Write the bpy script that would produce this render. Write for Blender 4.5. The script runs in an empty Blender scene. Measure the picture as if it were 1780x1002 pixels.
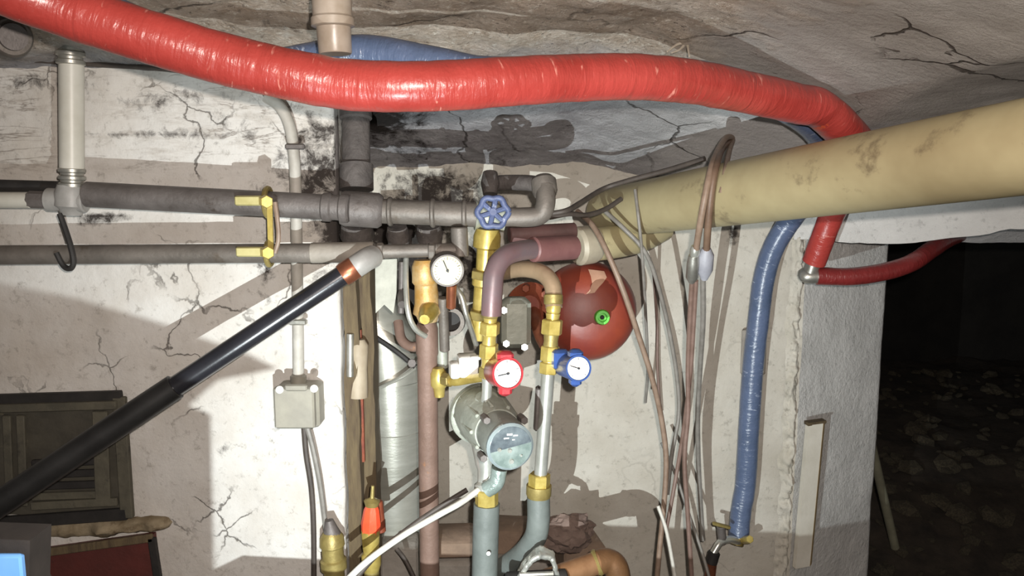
import bpy, bmesh, math, random
from mathutils import Vector, Matrix, noise
random.seed(7)
COL = bpy.context.scene.collection
R = math.radians
# ------------------------------------------------------------------ camera
PITCH = R(8.0); F = 1400.0; CAMZ = 1.60
sc = bpy.context.scene
cd = bpy.data.cameras.new('camera'); cam = bpy.data.objects.new('camera', cd); COL.objects.link(cam)
cd.sensor_fit = 'HORIZONTAL'; cd.sensor_width = 36.0; cd.lens = F / 1780 * 36.0; cd.clip_start = 0.02
cam.location = (0, 0, CAMZ); cam.rotation_euler = (R(90) - PITCH, 0, 0)
sc.camera = cam
# ------------------------------------------------------------------ world, lights, exposure
w = bpy.data.worlds.new('world'); sc.world = w; w.use_nodes = True
w.node_tree.nodes['Background'].inputs[0].default_value = (1.0, 0.95, 0.90, 1)
w.node_tree.nodes['Background'].inputs[1].default_value = 0.14
TORCH = Vector((-0.15, 0.50, CAMZ - 0.68))
def light(name, kind, loc, power, color, size):
    l = bpy.data.lights.new(name, kind); l.energy = power; l.color = color
    l.shadow_soft_size = size
    o = bpy.data.objects.new(name, l); COL.objects.link(o); o.location = loc
    return o, l
to, tl = light('torch_light', 'SPOT', TORCH, 135, (0.91, 0.99, 1.0), 0.0018)
tl.spot_size = R(98); tl.spot_blend = 1.0
tdir = Vector((-0.10, 2.0, CAMZ - 0.50)) - TORCH
to.rotation_euler = tdir.to_track_quat('-Z', 'Y').to_euler()
fo, fl = light('camera_flash', 'SPOT', (0.05, -0.02, CAMZ + 0.05), 116, (1.0, 0.90, 0.82), 0.012)
fl.spot_size = R(112); fl.spot_blend = 0.7
fo.rotation_euler = (R(90) - PITCH - R(1), 0, R(-1))
sc.view_settings.view_transform = 'Standard'
sc.view_settings.look = 'None'
sc.view_settings.gamma = 1.0
sc.view_settings.use_curve_mapping = False
sc.view_settings.exposure = 0.0
# ------------------------------------------------------------------ helpers
FWD = Vector((0, math.cos(PITCH), -math.sin(PITCH))); UP = Vector((0, math.sin(PITCH), math.cos(PITCH)))
def W(px, py, Y):
    """point of the room that the photo shows at (px,py), standing at distance Y from the camera wall"""
    d = FWD + Vector((1, 0, 0)) * ((px - 890) / F) + UP * (-(py - 501) / F)
    return Vector((0, 0, CAMZ)) + d * (Y / d.y)
def S(n, Y): return n * Y / F
def lin(h):
    h = h.lstrip('#'); o = []
    for i in (0, 2, 4):
        c = int(h[i:i+2], 16) / 255
        o.append(c / 12.92 if c <= .04045 else ((c + .055) / 1.055) ** 2.4)
    return (*o, 1)
def catmull(pts, n):
    if len(pts) < 3: 
        return [pts[0].lerp(pts[-1], i / n) for i in range(n + 1)]
    out = []; P = [pts[0] * 2 - pts[1]] + pts + [pts[-1] * 2 - pts[-2]]
    for i in range(1, len(P) - 2):
        a, b, c, d = P[i-1], P[i], P[i+1], P[i+2]
        for k in range(n):
            t = k / n
            out.append(0.5 * ((2*b) + (c-a)*t + (2*a-5*b+4*c-d)*t*t + (3*b-a-3*c+d)*t*t*t))
    out.append(pts[-1].copy()); return out
class MB:
    def __init__(s): s.v = []; s.f = []; s.uv = {}
    def ring(s, c, x, y, r, segs, ph=0):
        b = len(s.v)
        for k in range(segs):
            a = 2 * math.pi * k / segs + ph
            s.v.append(c + x * (math.cos(a) * r) + y * (math.sin(a) * r))
        return b
    def tube(s, pts, r, segs=14, n=8, caps=True, rf=None, smooth=True):
        pts = [Vector(p) for p in pts]
        P = catmull(pts, n) if smooth else pts
        t0 = (P[1] - P[0]).normalized()
        x = t0.orthogonal().normalized(); y = t0.cross(x)
        L = 0; base = []
        for i, p in enumerate(P):
            if i == 0: t = t0
            elif i == len(P) - 1: t = (P[i] - P[i-1]).normalized()
            else: t = (P[i+1] - P[i-1]).normalized()
            x = (x - t * x.dot(t)).normalized(); y = t.cross(x)
            if i: L += (P[i] - P[i-1]).length
            rr = r if rf is None else rf(L, i / (len(P) - 1))
            if callable(rr):
                b = len(s.v)
                for k in range(segs):
                    a = 2 * math.pi * k / segs
                    q = rr(a); s.v.append(p + x * math.cos(a) * q + y * math.sin(a) * q)
            else: b = s.ring(p, x, y, rr, segs)
            base.append((b, L))
        for (b0, l0), (b1, l1) in zip(base, base[1:]):
            for k in range(segs):
                k2 = (k + 1) % segs
                s.uv[len(s.f)] = [(l0, k/segs), (l0, (k+1)/segs), (l1, (k+1)/segs), (l1, k/segs)]
                s.f.append((b0+k, b0+k2, b1+k2, b1+k))
        if caps:
            s.f.append(tuple(base[0][0] + k for k in range(segs))[::-1])
            s.f.append(tuple(base[-1][0] + k for k in range(segs)))
        return s
    def lathe(s, p0, p1, prof, segs=24, ph=0):
        p0 = Vector(p0); p1 = Vector(p1); t = (p1 - p0).normalized()
        ref = Vector((0, 0, 1)) if abs(t.z) < .8 else Vector((0, -1, 0))
        x = (ref - t * ref.dot(t)).normalized(); y = t.cross(x)
        prev = None
        for (u, r) in prof:
            b = s.ring(p0.lerp(p1, u), x, y, max(r, 1e-4), segs, ph)
            if prev is not None:
                for k in range(segs):
                    k2 = (k + 1) % segs
                    s.f.append((prev+k, prev+k2, b+k2, b+k))
            else: s.f.append(tuple(b + k for k in range(segs))[::-1])
            prev = b
        s.f.append(tuple(prev + k for k in range(segs)))
        return s
    def cyl(s, p0, p1, r, segs=20, ch=0.12, ph=0):
        L = (Vector(p1) - Vector(p0)).length; c = min(r * ch, L * .3); u = c / max(L, 1e-6)
        return s.lathe(p0, p1, [(0, r - c), (u, r), (1 - u, r), (1, r - c)], segs, ph)
    def box(s, c, size, rot=None, ch=0.0):
        c = Vector(c); hx, hy, hz = [q / 2 for q in size]
        rot = rot or Matrix.Identity(3)
        if ch <= 0:
            b = len(s.v)
            for z in (-1, 1):
                for (x, y) in ((-1, -1), (1, -1), (1, 1), (-1, 1)):
                    s.v.append(c + rot @ Vector((x*hx, y*hy, z*hz)))
            s.f += [tuple(b+i for i in q) for q in ((3,2,1,0),(4,5,6,7),(0,1,5,4),(1,2,6,5),(2,3,7,6),(3,0,4,7))]
        else:
            rings = []
            for (z, i) in ((-hz, ch), (-hz + ch, 0), (hz - ch, 0), (hz, ch)):
                b = len(s.v)
                X, Y = hx - i, hy - i
                for (x, y) in ((-X+ch,-Y),(X-ch,-Y),(X,-Y+ch),(X,Y-ch),(X-ch,Y),(-X+ch,Y),(-X,Y-ch),(-X,-Y+ch)):
                    s.v.append(c + rot @ Vector((x, y, z)))
                rings.append(b)
            for a, b in zip(rings, rings[1:]):
                for k in range(8):
                    k2 = (k+1) % 8; s.f.append((a+k, a+k2, b+k2, b+k))
            s.f.append(tuple(rings[0]+k for k in range(8))[::-1]); s.f.append(tuple(rings[-1]+k for k in range(8)))
        return s
    def prism(s, front, off):
        """closed outline (list of points) pushed back by the vector off"""
        n = len(front); b = len(s.v); off = Vector(off)
        s.v += [Vector(p) for p in front] + [Vector(p) + off for p in front]
        s.f.append(tuple(b + i for i in range(n))); s.f.append(tuple(b + n + i for i in range(n))[::-1])
        for i in range(n):
            j = (i + 1) % n; s.f.append((b+i, b+n+i, b+n+j, b+j))
        return s
    def build(s, name, mat, parent=None, sharp=38, label=None):
        org = Vector((0, 0, 0)); p = parent
        root = parent
        while root is not None and root.parent is not None: root = root.parent
        if root is not None: org = root.location
        me = bpy.data.meshes.new(name)
        if root is None:
            lo = Vector([min(q[i] for q in s.v) for i in range(3)]); hi = Vector([max(q[i] for q in s.v) for i in range(3)])
            org = Vector(((lo.x+hi.x)/2, (lo.y+hi.y)/2, lo.z))
        me.from_pydata([tuple(q - org) for q in s.v], [], s.f)
        if s.uv:
            uvl = me.uv_layers.new(name='UVMap')
            for fi, uvs in s.uv.items():
                for li, uv in zip(me.polygons[fi].loop_indices, uvs): uvl.data[li].uv = uv
        bm = bmesh.new(); bm.from_mesh(me); bmesh.ops.recalc_face_normals(bm, faces=bm.faces); bm.to_mesh(me); bm.free()
        for q in me.polygons: q.use_smooth = True
        me.set_sharp_from_angle(angle=R(sharp))
        me.materials.append(mat)
        o = bpy.data.objects.new(name, me); COL.objects.link(o)
        if root is None: o.location = org
        if parent is not None: o.parent = parent
        if label: o['label'] = label
        return o
def thing(name, label, cat, loc, group=None):
    o = bpy.data.objects.new(name, None); COL.objects.link(o); o.location = Vector(loc); o.empty_display_size = .02
    return tag(o, label, cat, group)
def tag(o, label, cat, group=None):
    o['label'] = label; o['category'] = cat
    if group: o['group'] = group
    return o
def struct(o): o['kind'] = 'structure'; return o
def rotz(a): return Matrix.Rotation(a, 3, 'Z')
def toward(p0, p1):
    """3x3 frame whose Z axis runs from p0 to p1"""
    return (Vector(p1) - Vector(p0)).to_track_quat('Z', 'Y').to_matrix()
# ------------------------------------------------------------------ materials
def nt(name):
    m = bpy.data.materials.new(name); m.use_nodes = True; t = m.node_tree
    return m, t, t.nodes['Principled BSDF']
def N(t, kind, **kw):
    n = t.nodes.new(kind)
    for k, v in kw.items():
        if k.startswith('i_'): n.inputs[k[2:].replace('_', ' ')].default_value = v
        else: setattr(n, k, v)
    return n
def ramp(t, fac, a, b, ca=(0,0,0,1), cb=(1,1,1,1)):
    n = N(t, 'ShaderNodeValToRGB'); e = n.color_ramp.elements
    e[0].position = a; e[0].color = ca; e[1].position = b; e[1].color = cb
    t.links.new(fac, n.inputs[0]); return n.outputs[0]
def mix(t, fac, a, b, mode='MIX'):
    n = N(t, 'ShaderNodeMix', data_type='RGBA', blend_type=mode)
    for sock, v in ((n.inputs['Factor'], fac), (n.inputs['A'], a), (n.inputs['B'], b)):
        if hasattr(v, 'is_linked'): t.links.new(v, sock)
        else: sock.default_value = v
    return n.outputs['Result']
def math_(t, op, a, b=0.0):
    n = N(t, 'ShaderNodeMath', operation=op)
    for i, v in enumerate((a, b)):
        if hasattr(v, 'is_linked'): t.links.new(v, n.inputs[i])
        else: n.inputs[i].default_value = v
    return n.outputs[0]
def noi(t, vec, scale, detail=4, rough=.6, dist=0.0):
    n = N(t, 'ShaderNodeTexNoise'); n.inputs['Scale'].default_value = scale; n.inputs['Detail'].default_value = detail
    n.inputs['Roughness'].default_value = rough; n.inputs['Distortion'].default_value = dist
    t.links.new(vec, n.inputs['Vector']); return n.outputs[0]
def coord(t, scale=None, which='Object'):
    c = N(t, 'ShaderNodeTexCoord').outputs[which]
    if scale:
        mp = N(t, 'ShaderNodeMapping'); mp.inputs['Scale'].default_value = scale; t.links.new(c, mp.inputs[0]); c = mp.outputs[0]
    return c
def bump(t, b, h, strength, dist=.01):
    n = N(t, 'ShaderNodeBump'); n.inputs['Strength'].default_value = strength; n.inputs['Distance'].default_value = dist
    t.links.new(h, n.inputs['Height']); t.links.new(n.outputs[0], b.inputs['Normal'])
def M(name, c, c2=None, scale=30, rough=.5, metal=0.0, bmp=.15, bscale=90, dirt=None, damt=.5, dscale=14, coat=0.0, stretch=None):
    m, t, b = nt(name); v = coord(t, stretch)
    c = lin(c); c2 = lin(c2) if c2 else tuple(q * .75 for q in c[:3]) + (1,)
    out = mix(t, ramp(t, noi(t, v, scale), .35, .68), c, c2)
    if dirt:
        out = mix(t, ramp(t, noi(t, v, dscale, 6, .7), damt, damt + .12), out, lin(dirt))
    t.links.new(out, b.inputs['Base Color'])
    b.inputs['Roughness'].default_value = rough; b.inputs['Metallic'].default_value = metal
    b.inputs['Coat Weight'].default_value = coat
    if bmp: bump(t, b, noi(t, v, bscale, 5), bmp, .004)
    return m
def plaster(name, c, c2, crack=.5, mould='#4a443c', mamt=.62, fine=.3, stretch=None, cs=5.0, bstr=.5):
    m, t, b = nt(name); v = coord(t, stretch)
    out = mix(t, ramp(t, noi(t, v, 5, 6, .6), .35, .7), lin(c), lin(c2))
    out = mix(t, ramp(t, noi(t, v, 42, 5, .75), .56, .76), out, tuple(q * .62 for q in lin(c2)[:3]) + (1,))
    out = mix(t, ramp(t, noi(t, v, 11, 8, .75, .6), mamt, mamt + .10), out, lin(mould))
    # cracks: edges of a warped Voronoi, broken up by noise
    wn = N(t, 'ShaderNodeTexNoise'); wn.inputs['Scale'].default_value = 7; wn.inputs['Detail'].default_value = 5; t.links.new(v, wn.inputs['Vector'])
    add = N(t, 'ShaderNodeMixRGB', blend_type='ADD'); add.inputs[0].default_value = .22
    t.links.new(v, add.inputs[1]); t.links.new(wn.outputs[1], add.inputs[2])
    vo = N(t, 'ShaderNodeTexVoronoi', feature='DISTANCE_TO_EDGE'); vo.inputs['Scale'].default_value = cs; t.links.new(add.outputs[0], vo.inputs['Vector'])
    line = ramp(t, vo.outputs[0], .004, .016, (1,1,1,1), (0,0,0,1))
    msk = ramp(t, noi(t, v, 4.3, 3), .50, .60)
    cr = math_(t, 'MULTIPLY', line, msk)
    out = mix(t, math_(t, 'MULTIPLY', cr, crack), out, lin('#3a332b'))
    if name.endswith('left'):   # shallow horizontal cracks where the old courses show through the lime wash
        zz = N(t, 'ShaderNodeSeparateXYZ'); t.links.new(N(t, 'ShaderNodeNewGeometry').outputs['Position'], zz.inputs[0])
        hi = ramp(t, math_(t, 'MULTIPLY', zz.outputs[2], .4), .635, .66)
        n1 = noi(t, coord(t, (1.6, 1.6, 11)), 1.7, 6, .6, .5)
        ln_ = ramp(t, math_(t, 'ABSOLUTE', math_(t, 'SUBTRACT', n1, .5)), .002, .014, (1,1,1,1), (0,0,0,1))
        ln_ = math_(t, 'MULTIPLY', math_(t, 'MULTIPLY', ln_, hi), ramp(t, noi(t, v, 6, 4), .40, .55))
        out = mix(t, math_(t, 'MULTIPLY', ln_, .6), out, lin('#57493d'))
        st = math_(t, 'MULTIPLY', ramp(t, noi(t, coord(t, (2, 2, 9)), 4, 6, .7), .5, .72), hi)
        out = mix(t, math_(t, 'MULTIPLY', st, .6), out, lin('#958b80'))
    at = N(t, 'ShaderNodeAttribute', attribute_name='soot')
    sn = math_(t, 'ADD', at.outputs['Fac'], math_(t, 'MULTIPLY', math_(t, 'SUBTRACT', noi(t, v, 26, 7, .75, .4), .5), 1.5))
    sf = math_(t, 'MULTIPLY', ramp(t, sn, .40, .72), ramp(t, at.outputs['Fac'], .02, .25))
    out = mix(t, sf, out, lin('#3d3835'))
    t.links.new(out, b.inputs['Base Color']); b.inputs['Roughness'].default_value = .9
    b.inputs['Specular IOR Level'].default_value = .25
    h = math_(t, 'ADD', math_(t, 'MULTIPLY', noi(t, v, 60, 8, .7), fine), math_(t, 'MULTIPLY', noi(t, v, 14, 5), .8))
    h = math_(t, 'SUBTRACT', h, math_(t, 'MULTIPLY', cr, .5 * min(1, crack * 1.5)))
    bump(t, b, h, bstr, .012)
    return m
PL_LEFT = plaster('lime_plaster_left', '#cfccc7', '#bab3aa', .75, '#6b6156', .63, .3)
PL_BACK = plaster('lime_plaster_back', '#c4c0b6', '#b0aa9e', .15, '#8d8576', .70, .35, cs=3)
PL_SIDE = plaster('roughcast_side', '#dcdbd8', '#c8c7c4', .0, '#8a8a86', .70, .8, bstr=.8)
PL_RIDGE = plaster('mortar_ridge', '#d2cec4', '#b4ae9f', .0, '#6a655c', .66, 1.2)
# vault: brown rough stone in the middle, smooth grey render to the right
def vault_mat():
    m, t, b = nt('vault_render'); v = coord(t, None)
    geo = N(t, 'ShaderNodeNewGeometry'); sep = N(t, 'ShaderNodeSeparateXYZ'); t.links.new(geo.outputs['Position'], sep.inputs[0])
    wob = math_(t, 'ADD', sep.outputs[0], math_(t, 'MULTIPLY', math_(t, 'SUBTRACT', noi(t, v, 5, 5), .5), .5))
    right = ramp(t, wob, .36, .48)
    yy = math_(t, 'ADD', sep.outputs[1], math_(t, 'MULTIPLY', math_(t, 'SUBTRACT', noi(t, v, 6, 5), .5), .3))
    back = ramp(t, math_(t, 'MULTIPLY', yy, .4), .70, .76)
    rough = mix(t, ramp(t, noi(t, v, 16, 8, .75), .36, .62), lin('#e2d6c8'), lin('#bcab99'))
    rough = mix(t, ramp(t, noi(t, v, 34, 8, .8, .8), .56, .66), rough, lin('#75675a'))
    rough = mix(t, ramp(t, noi(t, v, 9, 5, .6), .62, .70), rough, lin('#e4ddd2'))
    rough = mix(t, ramp(t, noi(t, v, 70, 6, .8), .54, .62), rough, lin('#efe8dc'))
    rough = mix(t, ramp(t, noi(t, v, 48, 6, .8, .5), .60, .68), rough, lin('#4c4238'))
    grey = mix(t, ramp(t, noi(t, v, 7, 6, .65), .35, .7), lin('#b3afaa'), lin('#9c9791'))
    grey = mix(t, ramp(t, noi(t, v, 21, 8, .75, .5), .64, .72), grey, lin('#716a62'))
    bk = mix(t, ramp(t, noi(t, coord(t, (1, 1, 3)), 9, 7, .7, .4), .36, .68), lin('#c9c8cb'), lin('#8f8b8e'))
    bk = mix(t, ramp(t, noi(t, v, 30, 8, .8), .60, .68), bk, lin('#57524f'))
    bk = mix(t, ramp(t, sep.outputs[0], .15, .5), bk, lin('#c6c5c5'))
    out = mix(t, right, rough, grey); out = mix(t, back, out, bk)
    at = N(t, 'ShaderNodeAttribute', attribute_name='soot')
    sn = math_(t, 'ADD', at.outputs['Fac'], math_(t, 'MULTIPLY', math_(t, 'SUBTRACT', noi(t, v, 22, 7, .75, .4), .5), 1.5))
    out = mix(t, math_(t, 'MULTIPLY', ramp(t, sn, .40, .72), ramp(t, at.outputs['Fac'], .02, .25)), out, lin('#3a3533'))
    # long shrinkage cracks
    wn = N(t, 'ShaderNodeTexNoise'); wn.inputs['Scale'].default_value = 5; wn.inputs['Detail'].default_value = 6; t.links.new(v, wn.inputs['Vector'])
    add = N(t, 'ShaderNodeMixRGB', blend_type='ADD'); add.inputs[0].default_value = .2
    t.links.new(v, add.inputs[1]); t.links.new(wn.outputs[1], add.inputs[2])
    vo = N(t, 'ShaderNodeTexVoronoi', feature='DISTANCE_TO_EDGE'); vo.inputs['Scale'].default_value = 2.6; t.links.new(add.outputs[0], vo.inputs['Vector'])
    cr = math_(t, 'MULTIPLY', ramp(t, vo.outputs[0], .003, .012, (1,1,1,1), (0,0,0,1)), ramp(t, noi(t, v, 3, 2), .46, .56))
    out = mix(t, math_(t, 'MULTIPLY', cr, .8), out, lin('#3b332b'))
    t.links.new(out, b.inputs['Base Color']); b.inputs['Roughness'].default_value = .92; b.inputs['Specular IOR Level'].default_value = .2
    amp = math_(t, 'SUBTRACT', 1.0, math_(t, 'MULTIPLY', right, .7))
    h = math_(t, 'MULTIPLY', math_(t, 'ADD', noi(t, v, 26, 8, .75), math_(t, 'MULTIPLY', noi(t, v, 80, 5, .7), .4)), amp)
    bump(t, b, math_(t, 'SUBTRACT', h, math_(t, 'MULTIPLY', cr, .3)), 1.0, .035)
    return m
VAULT = vault_mat()
def hose_mat(name, c, c2, fleck, fk=.63, rough=.34):
    m, t, b = nt(name); u = coord(t, (95, 5, 1), 'UV'); v = coord(t)
    out = mix(t, ramp(t, noi(t, v, 12, 4), .35, .7), lin(c), lin(c2))
    streak = math_(t, 'MULTIPLY', ramp(t, noi(t, u, 1.0, 3, .6, .6), fk, fk + .06), ramp(t, noi(t, v, 22, 4), .48, .60))
    out = mix(t, math_(t, 'MULTIPLY', streak, .75), out, lin(fleck))
    t.links.new(out, b.inputs['Base Color']); b.inputs['Roughness'].default_value = rough
    b.inputs['Coat Weight'].default_value = .25; b.inputs['Coat Roughness'].default_value = .25
    h = math_(t, 'ADD', noi(t, u, .6, 3, .6, .4), math_(t, 'MULTIPLY', noi(t, v, 140, 3), .25))
    bump(t, b, h, .55, .006)
    return m
RED_HOSE = hose_mat('red_sleeve', '#ad433d', '#9c3832', '#e09a8c')
BLUE_HOSE = hose_mat('blue_sleeve', '#5c6a87', '#4e5c76', '#b4bfd2', .6, .3)
BEIGE = M('beige_drain_plastic', '#a99e7b', '#968a69', 6, .5, 0, .05, 60, '#6a5e48', .585, 8)
BEIGE_L = M('pale_collar_plastic', '#a89f8c', '#978d7c', 20, .5)
PVC = M('aged_pvc', '#ada397', '#948879', 16, .35, 0, .08, 70, '#7a6c5a', .66)
PVCW = M('white_pvc', '#c2bfb5', '#b3afa3', 14, .4, 0, .04)
STEELD = M('dull_iron', '#6d6764', '#57514e', 18, .55, .25, .3, 120, '#433a34', .6)
STEELL = M('dusty_steel', '#766f68', '#5f5953', 16, .55, .3, .25, 120, '#564c42', .6)
SOOT = M('sooty_iron', '#5b5552', '#3f3a38', 22, .75, .1, .8, 70, '#a39c93', .62, 20)
ZINC = M('galvanised', '#b7b5ad', '#94928a', 26, .38, .75, .12)
BLACK = M('black_pipe', '#2c2c31', '#222226', 10, .24, .15, .05, 60, None, coat=.3)
BLACKD = M('black_rubber', '#1f1d1c', '#2b2826', 30, .7)
GREYP = M('grey_pipe_end', '#9b9995', '#86837f', 20, .45)
COPPER = M('tarnished_copper', '#a5674b', '#84503c', 24, .34, .7, .12, 90, '#5f4a3e', .6)
COPPERP = M('painted_copper_pipe', '#6d6063', '#75585a', 9, .42, .2, .12, 60, '#6c5550', .58, 9)
BRASS = M('brass', '#cdb96c', '#ad964a', 30, .36, .5, .08, 120, '#7d6837', .66)
BRASSD = M('dull_brass', '#a3935a', '#837344', 24, .45, .45, .2, 120, '#6b5c3c', .6)
YELLOW = M('yellow_brass_tag', '#bdb481', '#a89e66', 24, .5, .1, .05)
ORANGEB = M('ochre_corroded_brass', '#b58a46', '#c9b48c', 18, .5, .35, .4, 60, '#8a5b30', .6)
CHROME = M('bright_steel', '#cfd0c9', '#b3b4ab', 20, .30, .65, .05)
CAST = M('grey_cast_body', '#a0a398', '#878b80', 18, .5, .1, .5, 45, '#5f645c', .62)
RUSTP = M('pink_rust_pipe', '#836b60', '#705a4f', 12, .6, .1, .35, 90, '#a8703f', .62)
RUST = M('rust', '#6d2f20', '#8c4a2c', 14, .65, .15, .5, 60, '#2f1a14', .56)
WOOD = M('old_wood', '#65573f', '#4d4030', 14, .85, 0, .5, 60, '#4d3f30', .58, stretch=(6, 6, .8))
WOODP = M('painted_board', '#dcd8cc', '#cbc6b8', 10, .7, 0, .15)
WOODE = M('bare_board_edge', '#b79f76', '#a08a64', 20, .8)
RED = M('red_handle_plastic', '#ae363c', '#9c2e34', 20, .35)
BLUE = M('blue_handle_plastic', '#38538f', '#31487e', 20, .35)
ORRED = M('orange_red_cap', '#ee5a38', '#dd4a2c', 20, .4)
WHITEP = M('white_plastic', '#ecebe6', '#e0ded8', 14, .45, 0, .02)
DIAL = M('dial_white', '#f2f2ee', '#ebeae4', 10, .5, 0, 0)
DIALY = M('dial_aged', '#c9c2a0', '#b9b18c', 18, .5, 0, 0, dirt='#b9b08a', damt=.66)
INK = M('dial_ink', '#22242a', '#22242a', 10, .6, 0, 0)
BLUEW = M('blue_handwheel_paint', '#525d80', '#454f6e', 40, .5, 0, .4, 90, '#b9bed0', .6, 30)
VESSEL = M('red_vessel_paint', '#74302a', '#8c3f2c', 7, .45, 0, .1, 60, '#a87a66', .70, 7)
LABELT = M('tan_label', '#c59c84', '#b48a72', 18, .6)
GREEN = M('green_cap', '#5fd23a', '#4bb82c', 20, .4)
GRIN = M('grey_insulation', '#6a706d', '#5a605d', 16, .5, 0, .25, 60, '#979a86', .64)
BOXG = M('grey_junction_plastic', '#949083', '#858177', 18, .5, 0, .1)
CABLEG = M('grey_cable', '#84807a', '#6c6862', 30, .5, 0, .05)
CABLEB = M('brown_cable', '#8b7767', '#735f50', 30, .5, 0, .1)
CABLEK = M('dark_cable', '#4a423c', '#38312d', 30, .6, 0, .05)
CABLEW = M('white_cable', '#c8c6bd', '#aeaba2', 30, .45, 0, .05)
CABLER = M('red_brown_wire', '#7e685f', '#6b564c', 30, .5, 0, .05)
STUB = M('dark_hatch_wood', '#595548', '#47443a', 18, .75, 0, .4, 70, '#2e2b26', .58)
HATCHP = M('dark_hatch_panel', '#4d493f', '#37342d', 12, .6, 0, .3, 60, '#6b6552', .62)
BRICKR = M('dark_red_panel', '#5b2a25', '#4a2420', 9, .6, 0, .3, 60, '#2d1a17', .58)
LEDGE = M('crumbling_mortar', '#8d8069', '#6c5e47', 24, .9, 0, .9, 40, '#54432f', .56)
EARTH = M('earth', '#3d352c', '#241f1a', 10, .95, 0, 1.0, 30)
STONE = M('rubble_stone', '#57503f', '#332d26', 7, .95, 0, 1.0, 30, '#2a251f', .58)
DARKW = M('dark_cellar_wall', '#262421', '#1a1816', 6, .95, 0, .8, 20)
ENAMEL = M('grey_enamel', '#8b8d8c', '#7c7e7d', 10, .45)
SCREEN = M('blue_panel', '#6fa3dc', '#5f95d2', 10, .4, 0, 0)
PATCH = M('grey_mortar_patch', '#98928a', '#857f77', 20, .9, 0, .6)
BRICK = M('dusty_brick', '#85705f', '#6f5d4f', 16, .9, 0, .6, 50)
def duct_mat():
    m, t, b = nt('bright_flue_sheet'); v = coord(t, (1, 1, 4))
    out = mix(t, ramp(t, noi(t, v, 9, 5), .35, .7), lin('#c9c9bf'), lin('#b0b0a5'))
    t.links.new(out, b.inputs['Base Color']); b.inputs['Metallic'].default_value = .6; b.inputs['Roughness'].default_value = .30
    bump(t, b, noi(t, v, 40, 4), .1, .004); return m
DUCT = duct_mat()
def glass_mat():
    m, t, b = nt('pump_window'); b.inputs['Base Color'].default_value = lin('#6f7b80'); b.inputs['Roughness'].default_value = .12
    b.inputs['Coat Weight'].default_value = .7
    bump(t, b, noi(t, coord(t), 45, 4), .25, .004); return m
PGLASS = glass_mat()
PTEAL = M('pump_face_teal', '#65736f', '#8a9692', 34, .2, .1, .4, 60, None, coat=.4)
PDARK = M('pump_face_dark', '#41484f', '#6a7377', 30, .2, .1, .4, 60, None, coat=.4)
# ------------------------------------------------------------------ structure
def fb(p, s, o=4): return noise.fractal(Vector(p) * s, .9, 2.0, o)
def vault_z(x, y):
    db = .36 * max(0, (y - 1.30) / 1.2) ** 2
    xr = min(max(0, x - .2), .58)
    dr = .14 * (xr / .55) ** 1.5
    return CAMZ + .33 - db - dr
def grid(name, fn, nu, nv, mat, soot=(), disp=None):
    me = bpy.data.meshes.new(name); V = []; Fc = []
    for j in range(nv + 1):
        for i in range(nu + 1):
            p = Vector(fn(i / nu, j / nv))
            if disp: p = p + disp(p)
            V.append(p)
    for j in range(nv):
        for i in range(nu):
            a = j * (nu + 1) + i; Fc.append((a, a + 1, a + nu + 2, a + nu + 1))
    me.from_pydata([tuple(p) for p in V], [], Fc)
    for q in me.polygons: q.use_smooth = True
    at = me.attributes.new('soot', 'FLOAT', 'POINT')
    for i, p in enumerate(V):
        s = 0
        for (c, rx, rz, k) in soot:
            d = math.sqrt(((p.x - c.x) / rx) ** 2 + ((p.y - c.y) / rx) ** 2 + ((p.z - c.z) / rz) ** 2)
            s = max(s, k * max(0, 1 - d) ** .7)
        at.data[i].value = s
    me.materials.append(mat)
    o = bpy.data.objects.new(name, me); COL.objects.link(o); return struct(o)
def sm(x, a, b): t = min(1, max(0, (x - a) / (b - a))); return t * t * (3 - 2 * t)
def dwall(amp):
    def f(p): return Vector((fb(p, 9), fb(p + Vector((7, 3, 1)), 9), fb(p + Vector((1, 9, 4)), 9))) * amp * .5 + Vector((0, 1, 0)) * fb(p, 2.5) * amp
    return f
YL = 1.90; YB = 2.40
XC = W(588, 520, YL).x
XA = W(1388, 700, YB).x
BX = W(1528, 700, 2.62).x
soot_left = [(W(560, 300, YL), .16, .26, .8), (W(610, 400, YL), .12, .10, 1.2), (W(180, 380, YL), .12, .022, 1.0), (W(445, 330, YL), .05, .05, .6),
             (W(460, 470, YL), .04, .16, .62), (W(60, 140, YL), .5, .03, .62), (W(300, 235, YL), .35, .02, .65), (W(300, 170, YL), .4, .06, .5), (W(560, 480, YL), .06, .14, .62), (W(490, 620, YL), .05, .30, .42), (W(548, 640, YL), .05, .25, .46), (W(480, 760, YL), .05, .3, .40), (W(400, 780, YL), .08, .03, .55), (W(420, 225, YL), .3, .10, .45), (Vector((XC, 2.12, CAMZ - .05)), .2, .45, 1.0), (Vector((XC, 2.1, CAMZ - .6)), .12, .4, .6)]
L1 = XC + 2.6; L2 = YB + .05 - YL
def pleft(u, v):
    s = u * (L1 + L2); z = -.02 + v * 2.07
    return (-2.6 + s, YL, z) if s < L1 else (XC, YL + s - L1, z)
grid('wall_left', pleft, 190, 110, PL_LEFT, soot_left, dwall(.007))
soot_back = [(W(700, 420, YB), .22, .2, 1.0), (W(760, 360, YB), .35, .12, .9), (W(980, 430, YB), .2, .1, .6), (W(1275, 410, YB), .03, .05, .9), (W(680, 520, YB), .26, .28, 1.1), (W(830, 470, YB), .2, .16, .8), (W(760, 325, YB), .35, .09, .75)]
grid('wall_back', lambda u, v: (XC - .02 + u * (XA - XC + .02), YB, -.02 + v * 1.70), 110, 110, PL_BACK, soot_back, dwall(.006))
D1 = math.hypot(BX - XA, 2.62 - YB)
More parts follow.
